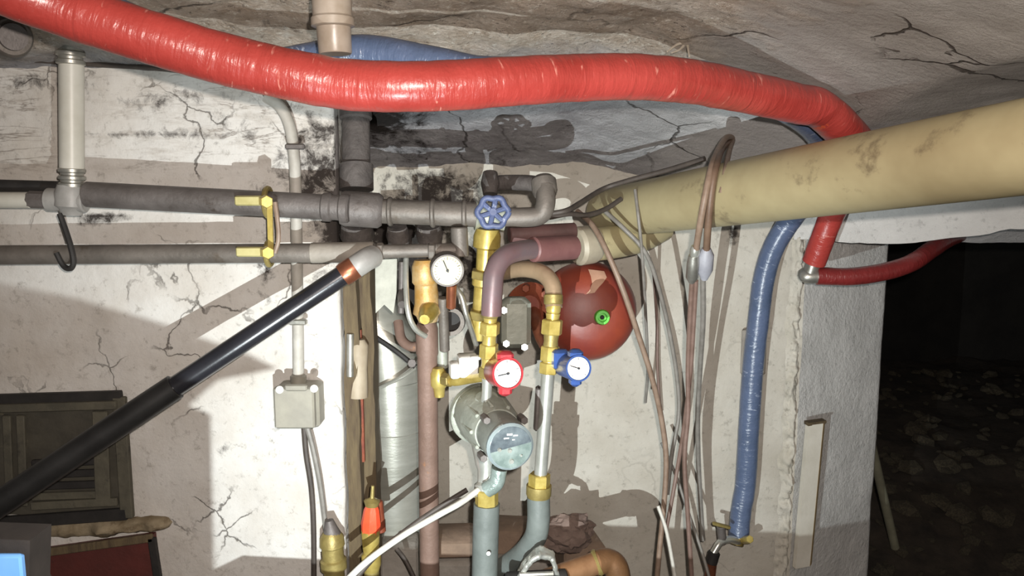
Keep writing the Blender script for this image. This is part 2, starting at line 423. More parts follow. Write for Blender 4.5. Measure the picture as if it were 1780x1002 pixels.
def pright(u, v):
    s = u * (D1 + .5); z = -.02 + v * 1.62
    if s < D1: q = s / D1; return (XA + (BX - XA) * q, YB + (2.62 - YB) * q, z)
    return (BX + .03 * (s - D1), 2.62 + (s - D1), z)
grid('wall_right', pright, 70, 100, PL_SIDE, [], dwall(.005))
def dvault(p):
    k = 1 - sm(p.x, .3, .55) * .75
    return Vector((0, 0, 1)) * (fb(p, 6) * .014 * k + fb(p, 16) * .006 * k) * (0.4 if p.y < .6 else 1)
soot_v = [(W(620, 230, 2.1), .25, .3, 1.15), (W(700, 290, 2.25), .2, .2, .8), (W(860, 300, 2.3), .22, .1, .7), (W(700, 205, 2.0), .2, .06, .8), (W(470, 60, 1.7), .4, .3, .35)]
def pv(u, v):
    x = -2.6 + u * 4.6; y = -1.2 + v * 3.75
    return (x, y, vault_z(x, y))
grid('ceiling', pv, 260, 200, VAULT, soot_v, dvault)
# lintel over the dark doorway
mb = MB()
q0, q1 = W(1380, 415, 2.38), W(1562, 422, 2.30); q2 = W(1790, 396, 2.12); q3 = W(2050, 372, 1.95)
top = CAMZ + .12
pts = [q0, q1, q2, q3]
fr = []; n = 40
path = catmull(pts, 14)
lower = [p + Vector((0, 0, fb(p, 14) * .006)) for p in path]
lv = []
for k in range(7):
    for p in lower:
        z = p.z + (top - p.z) * k / 6; q = Vector((p.x, p.y - .02 * (k / 6), z)); lv.append(q + Vector((0, fb(q, 10) * .006 if k else 0, 0)))
mb.v += lv; m_ = len(lower)
for k in range(6):
    for i in range(m_ - 1): a = k * m_ + i; mb.f.append((a, a + 1, a + m_ + 1, a + m_))
b0 = len(mb.v); mb.v += [p + Vector((.0, .5, .0)) for p in lower]
for i in range(m_ - 1): mb.f.append((i, b0 + i, b0 + i + 1, i + 1))
struct(mb.build('trim_1', PL_SIDE))
# rough mortar bead along the pillar corner
mb = MB(); rows = 180; cols = 14
for j in range(rows + 1):
    c = Vector((XA, YB, 1.50 - 1.48 * j / rows)); wd = .036 + .014 * fb(c, 7)
    for i in range(cols + 1):
        a = -1 + 2 * i / cols
        base = Vector((c.x - wd * 1.4 + abs(a - (-1)) * wd * .75, c.y - .004 + max(0, a - .35) * .05, c.z))
        h = (1 - a * a) * (.006 + .030 * max(0, fb(base, 22) + .15) + .016 * fb(base, 55))
        mb.v.append(base + Vector((-.1, -1, 0)).normalized() * h)
for j in range(rows):
    for i in range(cols): a = j * (cols + 1) + i; mb.f.append((a, a + 1, a + cols + 2, a + cols + 1))
struct(mb.build('trim_2', PL_RIDGE, sharp=180))
# floors and the dark room
fl_ = grid('floor', lambda u, v: (-2.7 + u * 7.2, -1.2 + v * 7.2, 0), 120, 120, EARTH, [], lambda p: Vector((0, 0, fb(p, 3) * .03 + (sm(p.y, 2.6, 3.8) * .30 if p.x > .8 else 0) + fb(p, 12) * .012)))
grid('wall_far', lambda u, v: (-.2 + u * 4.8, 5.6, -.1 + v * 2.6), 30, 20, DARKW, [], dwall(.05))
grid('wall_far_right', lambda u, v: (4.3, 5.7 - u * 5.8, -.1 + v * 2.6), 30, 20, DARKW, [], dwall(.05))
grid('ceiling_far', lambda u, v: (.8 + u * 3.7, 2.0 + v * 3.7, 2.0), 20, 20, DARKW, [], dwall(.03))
# stones of the rubble heap
sms = []
for k in range(5):
    bm = bmesh.new(); bmesh.ops.create_icosphere(bm, subdivisions=1, radius=1)
    for v in bm.verts: v.co = v.co * (1 + .5 * noise.noise(v.co * 1.7 + Vector((k * 9, 0, 0)))) ; v.co.z *= .6; v.co.x *= 1.25
    me = bpy.data.meshes.new('stone'); bm.to_mesh(me); bm.free(); me.materials.append(STONE); sms.append(me)
for i in range(290):
    y = 2.7 + 2.6 * random.random() ** 1.2; x = (.42 + .30 * random.random()) * y
    if x < BX + .08 and y < 3.2: x = BX + .1 + .5 * random.random()
    r = .014 + .045 * random.random() ** 3
    o = bpy.data.objects.new('stone', sms[i % 5]); COL.objects.link(o); o.parent = fl_
    z = fb((x, y, 0), 3) * .03 + sm(y, 2.6, 3.8) * .30 + fb((x, y, 0), 12) * .012
    o.location = (x, y, z + r * .3); o.scale = (r, r * (.7 + .5 * random.random()), r); o.rotation_euler = (random.random() - .5, random.random() - .5, random.random() * 6)
# ------------------------------------------------------------------ big pipes
def ln(p, q, t): return Vector(p).lerp(Vector(q), t)
# beige drain pipe
a, b_ = W(1780, 256, 1.26), W(1050, 372, 2.30)
t = thing('drain_pipe', 'thick beige plastic drain pipe crossing the right half under the vault', 'pipe', ln(a, b_, .5))
far = a + (a - b_) * .35
MB().lathe(far, b_, [(0, .074), (.3, .0745), (.62, .073), (.97, .069), (1, .060)], 40).build('pipe_body', BEIGE, t)
MB().tube([W(1150, 392, 2.24), W(1110, 412, 2.19), W(1060, 422, 2.14), W(1022, 426, 2.11)], S(29, 2.13), 24, 6).build('branch_pipe', BEIGE, t)
MB().lathe(W(1034, 424, 2.12), W(1000, 429, 2.09), [(0, S(31, 2.1)), (.2, S(34, 2.1)), (.85, S(34, 2.1)), (1, S(29, 2.1))], 28).build('collar', BEIGE_L, t, label='pale grey pink collar')
# red hose
rp = [(-160, -80, 1.14), (0, -25, 1.21), (100, 13, 1.25), (200, 46, 1.27), (300, 77, 1.29), (400, 106, 1.31), (500, 129, 1.32), (600, 147, 1.33), (700, 151, 1.33), (800, 148, 1.35),
      (900, 141, 1.38), (1000, 136, 1.43), (1100, 134, 1.48), (1200, 142, 1.54), (1300, 161, 1.62), (1385, 180, 1.69), (1425, 190, 1.72), (1468, 228, 1.76),
      (1492, 262, 1.86), (1485, 310, 2.02), (1452, 362, 2.18), (1432, 410, 2.22), (1415, 456, 2.25)]
RR = .0405
def hrf(r0, taper=None):
    def f(L, u):
        base = r0 * (1 + .025 * noise.noise(Vector((L * 26, 0, 0))))
        if taper: base *= taper(u)
        return lambda a: base * (1 + .018 * noise.noise(Vector((L * 55, math.cos(a) * 1.2, math.sin(a) * 1.2))))
    return f
t = thing('insulated_hose', 'long red foil-sleeved insulated hose sagging across the top under the vault', 'hose', W(700, 190, 1.33))
MB().tube([W(*p) for p in rp], RR, 26, 14, rf=hrf(RR, lambda u: 1 - .20 * sm(u, .8, .95))).build('sleeve', RED_HOSE, t)
MB().tube([W(1428, 193, 1.722), W(1434, 198, 1.727)], RR * .95, 26, 2).build('tape_band', M('orange_tape', '#c85a3c', '#b94c34', 20, .4), t, label='orange tape band at the bend')
mb = MB(); mb.cyl(W(1415, 454, 2.25), W(1406, 482, 2.26), S(13, 2.25)); mb.build('bare_end', ZINC, t, label='bare grey metal end')
# second red hose to the dark doorway
t = thing('insulated_hose', 'short dark red hose running from the grey elbow into the dark doorway', 'hose', W(1500, 500, 2.25))
MB().tube([W(1420, 480, 2.25), W(1480, 481, 2.24), W(1540, 472, 2.24), W(1585, 457, 2.26), W(1618, 435, 2.32), W(1650, 415, 2.45), W(1690, 400, 2.7)], S(15, 2.25), 20, 8, rf=hrf(S(15.5, 2.25))).build('sleeve', hose_mat('dark_red_sleeve', '#7e2b2a', '#6d2423', '#a86a60'), t)
MB().tube([W(1400, 474, 2.27), W(1402, 481, 2.255), W(1424, 481, 2.25)], S(12, 2.25), 16, 6).build('elbow', ZINC, t, label='grey metal elbow')
# blue hose
bp = [(-60, -60, 1.42), (100, -20, 1.44), (300, 70, 1.47), (460, 112, 1.52), (560, 100, 1.54), (640, 90, 1.54), (750, 110, 1.52), (850, 128, 1.52), (1000, 126, 1.53), (1150, 126, 1.60), (1280, 146, 1.70),
      (1370, 190, 1.80), (1418, 226, 1.86), (1440, 275, 2.0), (1418, 330, 2.15), (1382, 372, 2.26), (1346, 428, 2.30), (1328, 485, 2.32), (1318, 560, 2.33), (1309, 640, 2.335), (1302, 740, 2.335), (1296, 840, 2.335), (1288, 890, 2.33), (1284, 932, 2.32)]
t = thing('insulated_hose', 'blue foil-sleeved hose running behind the red one and down the right wall', 'hose', W(1300, 930, 2.3))
MB().tube([W(*p) for p in bp], .03, 22, 10, rf=hrf(.031)).build('sleeve', BLUE_HOSE, t)
mb = MB(); mb.lathe(W(1285, 926, 2.32), W(1281, 948, 2.31), [(0, S(14, 2.3)), (.2, S(17, 2.3)), (.5, S(17, 2.3)), (.6, S(12, 2.3)), (1, S(12, 2.3))], 18); mb.build('hose_tail', BRASSD, t, label='dull brass hose tail')
MB().cyl(W(1292, 940, 2.29), W(1304, 938, 2.24), S(7, 2.3), 6).build('bleed_screw', BRASS, t)
# wall patch behind the blue hose
mb = MB(); mb.box(W(1310, 612, 2.385), (S(44, 2.39), .012, S(82, 2.39)), None, .004)
tag(mb.build('backing_plate', PATCH), 'grey plate on the right wall behind the blue hose', 'plate')
# ceiling drop pipe
t = thing('soil_pipe', 'brownish plastic pipe stub hanging from the vault above the red hose', 'pipe', W(583, 95, 1.5))
r = S(31, 1.40)
MB().lathe(W(574, -40, 1.40), W(583, 94, 1.40), [(0, r * .98), (.55, r * .98), (.55, r * .93), (.98, r * .90), (1, r * .86)], 32).build('pipe_body', PVC, t)
MB().lathe(W(575, -30, 1.40), W(579, 48, 1.40), [(0, r * 1.06), (.75, r * 1.06), (.80, r * 1.16), (.97, r * 1.16), (1, r)], 32).build('socket', PVC, t)
MB().cyl(W(520, 84, 1.6), W(570, 92, 1.55), S(7, 1.6), 10).build('bracket_arm', BLACKD, t, label='black bracket arm')
# round pipe end top left
t = thing('pipe_stub', 'dull grey round pipe end in the top left corner under the red hose', 'pipe', W(20, 95, 1.6))
MB().lathe(W(-60, 58, 1.85), W(22, 64, 1.62), [(0, S(30, 1.6)), (.8, S(30, 1.6)), (.8, S(34, 1.6)), (.97, S(35, 1.6)), (1, S(30, 1.6))], 26).build('pipe_body', STEELL, t)
MB().lathe(W(20.5, 63.8, 1.624), W(24, 64, 1.61), [(0, S(24, 1.6)), (1, S(22, 1.6))], 26).build('end_cap', STEELD, t)
# ------------------------------------------------------------------ left wall pipework
YP = 1.80
t = thing('riser_pipe', 'white plastic riser pipe with grey couplings on the left wall', 'pipe', W(122, 370, YP))
MB().cyl(W(124, 112, YP), W(125, 300, YP), S(20, YP), 26, .03).build('pipe_body', PVCW, t)
def coupling(x, y0, y1, Y, r, rings=3):
    pr = []; nn = rings * 2
    for k in range(rings):
        u = k / rings; v = 1 / rings
        pr += [(u, r * .84), (u + v * .15, r), (u + v * .55, r), (u + v * .7, r * .84)]
    pr += [(1, r * .84)]
    return MB().lathe(W(x, y0, Y), W(x + 1, y1, Y), pr, 26)
coupling(122, 74, 118, YP, S(23, YP)).build('coupling', ZINC, t)
coupling(125, 292, 330, YP, S(22, YP)).build('coupling', ZINC, t)
mb = MB(); mb.lathe(W(124, 322, YP), W(124, 374, YP), [(0, S(22, YP)), (.3, S(27, YP)), (.7, S(27, YP)), (.8, S(20, YP)), (1, S(17, YP))], 24)
mb.cyl(W(82, 347, YP), W(150, 350, YP), S(20, YP), 22); mb.build('tee', GREYP, t)
MB().cyl(W(50, 347, YP), W(84, 348, YP), S(15, YP), 8).build('union_nut', STEELD, t)
MB().cyl(W(-60, 348, YP), W(54, 348, YP), S(14, YP), 20).build('side_branch', PVCW, t)
# black cable on the wall
MBt = MB().tube([W(-40, 100, 1.875), W(60, 105, 1.875), W(160, 112, 1.875), W(290, 121, 1.875), W(380, 135, 1.87)], S(4, 1.88), 8, 6)
tag(MBt.build('wall_cable', CABLEK), 'thin black cable along the top of the left wall', 'cable')
# horizontal iron pipes
t = thing('heating_pipe', 'upper dark grey steel pipe running along the left wall', 'pipe', W(300, 365, YP), 'horizontal pipes on the left wall')
MB().cyl(W(-80, 321, 1.83), W(104, 326, 1.83), S(11, YP), 20).build('black_section', BLACKD, t, label='black thinner left end')
MB().cyl(W(150, 338, YP), W(600, 362, YP), S(22, YP), 24, .05).build('pipe_body', STEELD, t)
for (x, y) in ((560, 360), (590, 362)):
    MB().cyl(W(x, y, YP), W(x + 18, y + 1, YP), S(25, YP), 24).build('joint_ring', STEELD, t)
t = thing('heating_pipe', 'lower dusty grey steel pipe running along the left wall', 'pipe', W(300, 460, YP), 'horizontal pipes on the left wall')
MB().cyl(W(-80, 444, YP), W(560, 440, YP), S(17, YP), 24, .05).build('pipe_body', STEELL, t)
MB().cyl(W(540, 440, YP), W(650, 438, YP), S(18, YP), 24).build('sleeve', M('dusty_sleeve', '#8f887e', '#7a736a', 16, .6, 0, .3), t)
MB().cyl(W(645, 438, YP), W(808, 434, YP + .02), S(12, YP), 20).build('thin_section', STEELL, t)
for x in (655, 745): MB().cyl(W(x, 437, YP), W(x + 12, 437, YP), S(15, YP), 8).build('joint_ring', STEELL, t)
MB().cyl(W(798, 395, YP + .02), W(800, 446, YP + .02), S(15, YP), 18).build('end_tee', STEELL, t)
# hook
t = MB().tube([W(104, 372, 1.78), W(114, 400, 1.775), W(124, 432, 1.765), W(128, 456, 1.765), W(122, 467, 1.77), W(110, 462, 1.775), W(98, 440, 1.777)], S(5, 1.78), 8, 6).build('pipe_hook', BLACKD)
tag(t, 'black bent wire hook around the lower pipe below the white riser', 'hook')
# earthing clamps
t = thing('earthing_clamp', 'pair of yellow brass earthing clamps linked between the two left pipes', 'clamp', W(465, 460, 1.76))
for (y, x0) in ((350, 466), (439, 468)):
    mb = MB()
    for k in range(20):
        pass
    ringp = []
    c = W(x0, y + 2, YP); rr = S(24 if y < 400 else 20, YP)
    for k in range(25):
        a = 2 * math.pi * k / 24; ringp.append(c + Vector((0, math.cos(a) * rr, math.sin(a) * rr)))
    cb = MB().tube(ringp, S(5, YP), 8, 1, False, None, False).build('clamp_band', BRASSD, t)
    MB().cyl(W(x0 - 6, y, 1.755), W(x0 - 2, y + 1, 1.725), S(11, YP), 6).build('bolt', BRASS, cb)
    MB().box(W(x0 - 33, y - 1, 1.757), (S(48, YP), .010, S(17, YP)), None, .003).build('tag_plate', YELLOW, t)
mb = MB(); mb.box(W(470, 394, 1.762), (S(9, YP), .006, S(86, YP)), Matrix.Rotation(R(1), 3, 'Y')); mb.build('link_strap', BRASS, t)
MB().tube([W(478, 352, 1.755), W(482, 380, 1.75), W(484, 415, 1.75), W(478, 440, 1.752)], S(4, YP), 8, 6).build('link_wire', CABLEB, t)
# black diagonal pipe
dr = (W(600, 476, 1.745) - W(20, 862, 1.58)).normalized()
start = W(20, 862, 1.58) - dr * .35; end = W(600, 476, 1.745)
t = thing('flue_strut', 'long glossy black pipe slanting from lower left up to the lower wall pipe', 'pipe', start)
r = S(18.5, 1.7)
MB().cyl(start, end, r, 28, .02).build('pipe_body', BLACK, t)
mid = W(305, 672, 1.66); Lm = (mid - start).dot(dr) / (end - start).length
MB().cyl(start - dr * .02, ln(start, end, Lm), r * 1.24, 28, .03).build('lower_sleeve', M('dark_grey_sleeve', '#2b2b2b', '#1f1f1f', 14, .4, 0, .1, 60), t, label='thicker dull dark sleeve on the lower half')
MB().lathe(end - dr * .008, end + dr * .030, [(0, r * 1.08), (.2, r * 1.16), (.8, r * 1.16), (1, r * 1.05)], 26).build('collar', COPPER, t, label='copper collar')
MB().tube([end + dr * .026, end + dr * .040, end + dr * .054 + Vector((0, .006, 0)), end + dr * .062 + Vector((.003, .028, 0))], r * 1.14, 24, 6).build('end_elbow', GREYP, t, label='pale grey end elbow')
# conduit and junction box on the left wall
YC = 1.872
t = thing('conduit', 'white painted conduit running down the left wall to the junction box', 'conduit', W(520, 660, YC))
MB().tube([W(462, 168, YC), W(486, 185, YC), W(502, 215, YC), W(510, 260, YC), W(514, 330, YC), W(516, 450, YC), W(518, 560, YC), W(519, 662, YC)], S(10, YC), 14, 8).build('tube', M('dusty_white_conduit', '#b4b0a8', '#98938a', 16, .6, 0, .3, 60, '#6f685f', .64), t)
for y in (255, 560): MB().box(W(513 if y < 300 else 518, y, YC - .008), (S(32, YC), .018, S(10, YC)), None, .003).build('clip', ZINC if y > 300 else STEELD, t)
t = thing('junction_box', 'grey square junction box on the left wall under the conduit', 'box', W(517, 745, 1.87))
MB().box(W(523, 702, 1.87), (S(76, 1.85), .06, S(78, 1.85)), None, .006).build('body', BOXG, t)
lid = MB().box(W(513, 708, 1.822), (S(72, 1.82), .024, S(76, 1.82)), None, .004).build('lid', BOXG, t)
MB().box(W(515, 674, 1.806), (S(40, 1.8), .012, S(12, 1.8)), None, .003).build('latch', BOXG, lid)
for (x, y) in ((486, 678), (546, 676)): MB().cyl(W(x, y, 1.812), W(x, y, 1.798), S(7, 1.8), 12).build('screw', WHITEP, lid)
MB().cyl(W(519, 652, 1.868), W(519, 672, 1.868), S(14, 1.86), 14).build('cable_gland', BOXG, t)
for i, (pth, lb, mt) in enumerate((([(528, 742), (532, 790), (541, 850), (545, 920), (546, 1030)], 'grey cable hanging straight down from the junction box to the frame bottom', CABLEK),
                ([(534, 742), (544, 780), (556, 840), (564, 900), (570, 945)], 'grey cable from the junction box bending right into the brass fitting', CABLEG))):
    tag(MB().tube([W(x, y, 1.862 - i * .012) for x, y in pth], S(5, 1.86), 8, 8).build('hanging_cable', mt), lb, 'cable', 'cables below the junction box')
t = thing('pipe_fitting', 'ringed dull brass fitting at the foot of the left wall corner', 'fitting', W(580, 1030, 1.84))
MB().lathe(W(576, 925, 1.83), W(584, 1040, 1.83), [(0, S(15, 1.83)), (.08, S(22, 1.83)), (.2, S(23, 1.83)), (.22, S(20, 1.83)), (.4, S(20, 1.83)), (.42, S(24, 1.83)), (.55, S(24, 1.83)), (.57, S(19, 1.83)), (1, S(19, 1.83))], 26).build('body', BRASSD, t)
MB().lathe(W(572, 905, 1.83), W(577, 930, 1.83), [(0, S(8, 1.83)), (.5, S(12, 1.83)), (1, S(17, 1.83))], 16).build('cone_top', STEELD, t)
# hatch in the left wall
t = thing('wall_hatch', 'dark wooden framed hatch low in the left wall', 'hatch', W(100, 915, YL))
def bar(x0, y0, x1, y1, Y, wpx, dep, mat, name, par):
    p, q = W(x0, y0, Y), W(x1, y1, Y); rot = toward(p, q)
    return MB().box((p + q) / 2, (S(wpx, Y), dep, (q - p).length), rot @ Matrix.Rotation(0, 3, 'Z'), .002).build(name, mat, par)
fm = bar(-120, 700, 212, 690, 1.885, 12, .03, BLACKD, 'frame_bar', t)
bar(208, 690, 222, 900, 1.885, 12, .03, STUB, 'frame_bar', t)
bar(-120, 918, 222, 893, 1.885, 12, .03, BLACKD, 'frame_bar', t)
MB().box(W(45, 800, 1.895), (S(345, 1.9), .012, S(205, 1.9)), Matrix.Rotation(R(2), 3, 'Y')).build('panel', HATCHP, t)
for x in (12, 36, 168, 180): bar(x, 722 if x < 100 else 715, x + 6, 880, 1.878, 7, .02, STUB, 'upright', t)
bar(-100, 712, 205, 703, 1.878, 20, .02, STUB, 'rail', t)
bar(55, 880, 205, 872, 1.878, 10, .02, STUB, 'rail', t)
for y in (806, 826, 846, 864): bar(56, y, 168, y - 4, 1.880, 8, .018, BLACKD if y % 4 else STUB, 'slat', t)
# ledge and dark red panel
mb = MB(); nu, nv = 60, 8
pA, pB = W(-60, 930, 1.90), W(300, 908, 1.90)
for j in range(nv + 1):
    a = math.pi * j / nv
    for i in range(nu + 1):
        p = ln(pA, pB, i / nu); k = (1 + .5 * fb(p + Vector((0, a, 0)), 16)) * min(1, (nu - i) / 3) ** .4 * (.7 + .5 * fb(p, 14))
        mb.v.append(p + Vector((0, -math.sin(a) * .03 * k, -math.cos(a) * S(16, 1.9) * (1 + .45 * fb(p, 18)) * min(1, (nu - i) / 3) ** .4)))
for j in range(nv):
    for i in range(nu): q = j * (nu + 1) + i; mb.f.append((q, q + 1, q + nu + 2, q + nu + 1))
struct(mb.build('trim_3', LEDGE, sharp=180))
t = thing('access_panel', 'dark red metal panel at the bottom left below the hatch', 'panel', W(150, 1030, 1.88))
MB().prism([W(58, 962, 1.87), W(262, 934, 1.87), W(276, 1040, 1.87), W(58, 1040, 1.87)], (0, .03, 0)).build('sheet', BRICKR, t)
bar(50, 965, 266, 935, 1.865, 8, .02, WOOD, 'frame_bar', t); bar(264, 935, 280, 1040, 1.865, 8, .02, BLACKD, 'frame_bar', t)
bar(62, 975, 62, 1040, 1.862, 20, .02, WOOD, 'frame_bar', t)
# black case bottom left; unseen outline made up to cast the left wall shadow
def TB(px, py, Y=.735):
    wp = W(px, py, YL); k = (Y - TORCH.y) / (YL - TORCH.y); return TORCH + (wp - TORCH) * k
t = thing('tool_case', 'black case with a blue panel in the bottom left corner, unseen side shaped to shade the wall', 'case', W(-60, 1140, .72))
out = [W(52, 940, .70), W(-220, 930, .70), Vector((W(-220, 1000, .7).x, .70, .72)), Vector((TB(372, 1000).x, .70, .72)), TB(372, 990), TB(366, 720), TB(328, 706), TB(378, 662), TB(482, 641), TB(360, 598), TB(230, 560), TB(100, 533), TB(-60, 520), W(50, 1030, .70)]
out = [Vector((q.x, .70, q.z)) for q in out]
MB().prism(out, (0, .035, 0)).build('shadow_shell', BLACKD, t)
MB().box(W(-4, 1008, .694), (S(102, .69), .008, S(100, .69)), None, .002).build('front_panel', SCREEN, t, label='light blue front panel')
# unseen casing under the frame, added and slanted to shade the lower walls
t = thing('shadow_casing', 'low grey casing added unseen just below the picture edge to shade the walls', 'shadow_casing', (.3, .85, 0))
ed = TB(480, 966, 1.01); el = TB(422, 980, 1.01).x
def slab(z0, z1, g): return MB().prism([Vector((el - g, 1.01 + g, z1)), Vector((.05, .922 + g, z1)), Vector((1.0 + g, .80 + g, z1)), Vector((1.0 + g, .66 - g, z1)), Vector((el - g, .72 - g, z1))], (0, 0, z0 - z1))
slab(0, ed.z - .016, -.006).build('casing', ENAMEL, t)
slab(ed.z - .016, ed.z, 0).build('top_plate', ENAMEL, t)
# ------------------------------------------------------------------ alcove
# old timber post at the corner
mb = MB(); X0 = XC + .012
pp = []
for k in range(41):
    z = .0 + 1.5 * k / 40; pp.append(z)
def post(x0, x1, y, z0, z1, mat, name, par, dep=.05):
    mb = MB(); nz = 40
    for k in range(nz + 1):
        z = z0 + (z1 - z0) * k / nz
        for (x, yy) in ((x0, y), (x1, y), (x1, y + dep), (x0, y + dep)):
            q = Vector((x, yy, z)); mb.v.append(q + Vector((fb(q, 9) * .005, fb(q + Vector((3, 0, 0)), 9) * .004, 0)))
    for k in range(nz):
        for i in range(4): j = (i + 1) % 4; mb.f.append((k*4+i, k*4+j, k*4+4+j, k*4+4+i))
    mb.f.append((0, 1, 2, 3)); mb.f.append((nz*4, nz*4+1, nz*4+2, nz*4+3))
    return mb.build(name, mat, par)
t = thing('door_post', 'weathered wooden post at the corner right of the junction box', 'post', (XC + .03, 1.96, 0))
post(XC + .004, XC + .036, 1.93, 0, 1.48, WOOD, 'timber', t, .09)
post(XC + .036, XC + .066, 1.97, 0, 1.37, WOOD, 'timber', t, .08)
sp = MB().box(Vector((XC + .036, 1.962, 1.05)), (.012, .012, .34)); sp.build('rust_strip', RUST, t, label='dark rust streaked strip')
MB().lathe(W(622, 690, 1.95), W(624, 590, 1.95), [(0, S(18, 1.95)), (.5, S(16, 1.95)), (.9, S(17, 1.95)), (1, S(10, 1.95))], 18).build('timber_knee', M('pale_worn_wood', '#a89b86', '#8b7d68', 12, .6, 0, .2), t)
MB().cyl(W(609, 580, 1.93), W(609, 655, 1.93), S(7, 1.93), 12).build('hinge_pin', ZINC, t)
# bright flue duct (lobster-back elbow)
t = thing('flue_duct', 'shiny sheet metal flue duct in the alcove beside the wooden post', 'duct', W(690, 1000, 2.2))
rd = S(58, 2.18)
c = [W(686, 900, 2.2), W(684, 745, 2.2), W(680, 660, 2.2), W(672, 600, 2.21), W(640, 545, 2.23)]
mb = MB(); mb.tube([W(690, 1080, 2.2)] + c[:2], rd, 36, 1, True, None, False); mb.build('lower_section', DUCT, t)
mb = MB(); mb.tube(c[1:3], rd * .985, 36, 2, True, None, False); mb.build('middle_section', DUCT, t)
mb = MB(); mb.tube([c[2] - (c[3]-c[2]) * .12, c[2], c[3], c[4]], rd * .97, 36, 1, True, None, False); mb.build('elbow_section', DUCT, t)
for (p, q) in ((c[1], c[2]),):
    MB().cyl(p - Vector((0, 0, .004)), p + Vector((0, 0, .004)), rd * 1.012, 36).build('seam_ring', DUCT, t)
MB().tube([W(638, 682, 2.118), W(665, 672, 2.09), W(700, 655, 2.085), W(722, 640, 2.10)], S(3.5, 2.1), 8, 5).build('mitre_seam', DUCT, t)
MB().tube([W(628, 570, 2.08), W(655, 588, 2.07), W(690, 612, 2.06), W(722, 638, 2.06)], S(5, 2.1), 8, 4).build('edge_bead', BLACKD, t, label='black edge bead')
for q in ((636, 575), (716, 632)): MB().cyl(W(q[0], q[1], 2.06), W(q[0], q[1], 2.03), S(8, 2.05), 8).build('clamp_bolt', STEELD, t)
# sooty iron riser and manifold
YM = 1.88
t = thing('iron_manifold', 'sooty iron pipe tee and run across the upper middle below the red hose', 'pipe', W(620, 400, YM))
mb = MB(); mb.lathe(W(618, 165, YM + .05), W(620, 330, YM), [(0, S(27, YM)), (.25, S(28, YM)), (.27, S(24, YM)), (.72, S(24, YM)), (.74, S(29, YM)), (1, S(29, YM))], 26); mb.build('riser', SOOT, t)
MB().cyl(W(580, 205, YM + .06), W(583, 345, YM + .03), S(8, YM), 12).build('thin_riser', SOOT, t)
mb = MB(); mb.lathe(W(592, 362, YP + .03), W(665, 367, YM - .04), [(0, S(27, YM)), (.1, S(30, YM)), (.9, S(30, YM)), (1, S(25, YM))], 26); mb.build('tee', STEELD, t)
MB().cyl(W(655, 367, YM - .04), W(836, 374, YM - .04), S(21, YM), 24, .05).build('run', STEELL, t)
for x in (650, 674, 748, 803): MB().cyl(W(x, 367 + (x - 650) * .04, YM - .04), W(x + 9, 367 + (x - 650) * .04, YM - .04), S(25, YM), 24).build('joint_ring', STEELL, t)
MB().tube([W(868, 378, YM - .02), W(910, 378, YM - .02), W(938, 374, YM - .02), W(948, 356, YM - .02), W(948, 326, YM)], S(17, YM), 20, 8).build('elbow', STEELL, t)
mb = MB(); mb.lathe(W(948, 340, YM), W(944, 308, YM + .02), [(0, S(19, YM)), (.2, S(22, YM)), (.8, S(22, YM)), (1, S(16, YM))], 20); mb.build('elbow_socket', STEELL, t)
MB().tube([W(944, 322, YM + .02), W(915, 318, YM + .05), W(870, 318, YM + .08), W(848, 322, YM + .09)], S(14, YM), 16, 6).build('return_leg', SOOT, t)
MB().lathe(W(852, 300, YM + .07), W(852, 338, YM + .05), [(0, S(13, YM)), (.5, S(17, YM)), (1, S(13, YM))], 14).build('plug', SOOT, t)
mb = MB(); mb.lathe(W(620, 388, YM - .01), W(622, 432, YM + .02), [(0, S(26, YM)), (.5, S(30, YM)), (1, S(18, YM))], 18); mb.build('drop_leg', SOOT, t)
for (x, y, x2, y2, rr) in ((690, 395, 694, 428, 17), (745, 392, 748, 426, 20)):
    MB().lathe(W(x, y, YM + .0), W(x2, y2, YM + .02), [(0, S(rr, YM)), (.4, S(rr + 4, YM)), (1, S(rr, YM))], 16).build('drop_leg', SOOT, t)
# gate valve with blue handwheel
t = thing('gate_valve', 'gate valve with a blue spoked handwheel in the middle of the manifold', 'valve', W(855, 400, 1.8))
MB().lathe(W(826, 374, YM - .04), W(876, 377, YM - .03), [(0, S(26, YM)), (.2, S(20, YM)), (.5, S(24, YM)), (.8, S(20, YM)), (1, S(26, YM))], 20).build('body', CAST, t)
hp, hq = W(856, 372, 1.80), W(857, 369, 1.74)
MB().cyl(W(853, 374, YM - .04), hq, S(7, 1.8), 10).build('stem', BRASS, t)
ax = toward(W(853, 374, YM - .04), hq)
def wheel(c, ax, r, tubr, spokes, mat, par, lobes=0):
    ring = []
    for k in range(49):
        a = 2 * math.pi * k / 48; q = r * (1 + (.08 * math.cos(lobes * a) if lobes else 0)); ring.append(c + ax @ Vector((math.cos(a) * q, math.sin(a) * q, 0)))
    wo = MB().tube(ring, tubr, 10, 1, False, None, False).build('handwheel', mat, par)
    MB().cyl(c - ax @ Vector((0, 0, r * .16)), c + ax @ Vector((0, 0, r * .2)), r * .28, 12).build('hub', mat, wo)
    for k in range(spokes):
        a = 2 * math.pi * (k + .3) / spokes
        MB().cyl(c + ax @ Vector((math.cos(a) * r * .2, math.sin(a) * r * .2, 0)), c + ax @ Vector((math.cos(a) * r, math.sin(a) * r, 0)), tubr * .85, 8).build('spoke', mat, wo)
wheel(hq, ax, S(25, 1.75), S(5.5, 1.75), 6, BLUEW, t, 6)
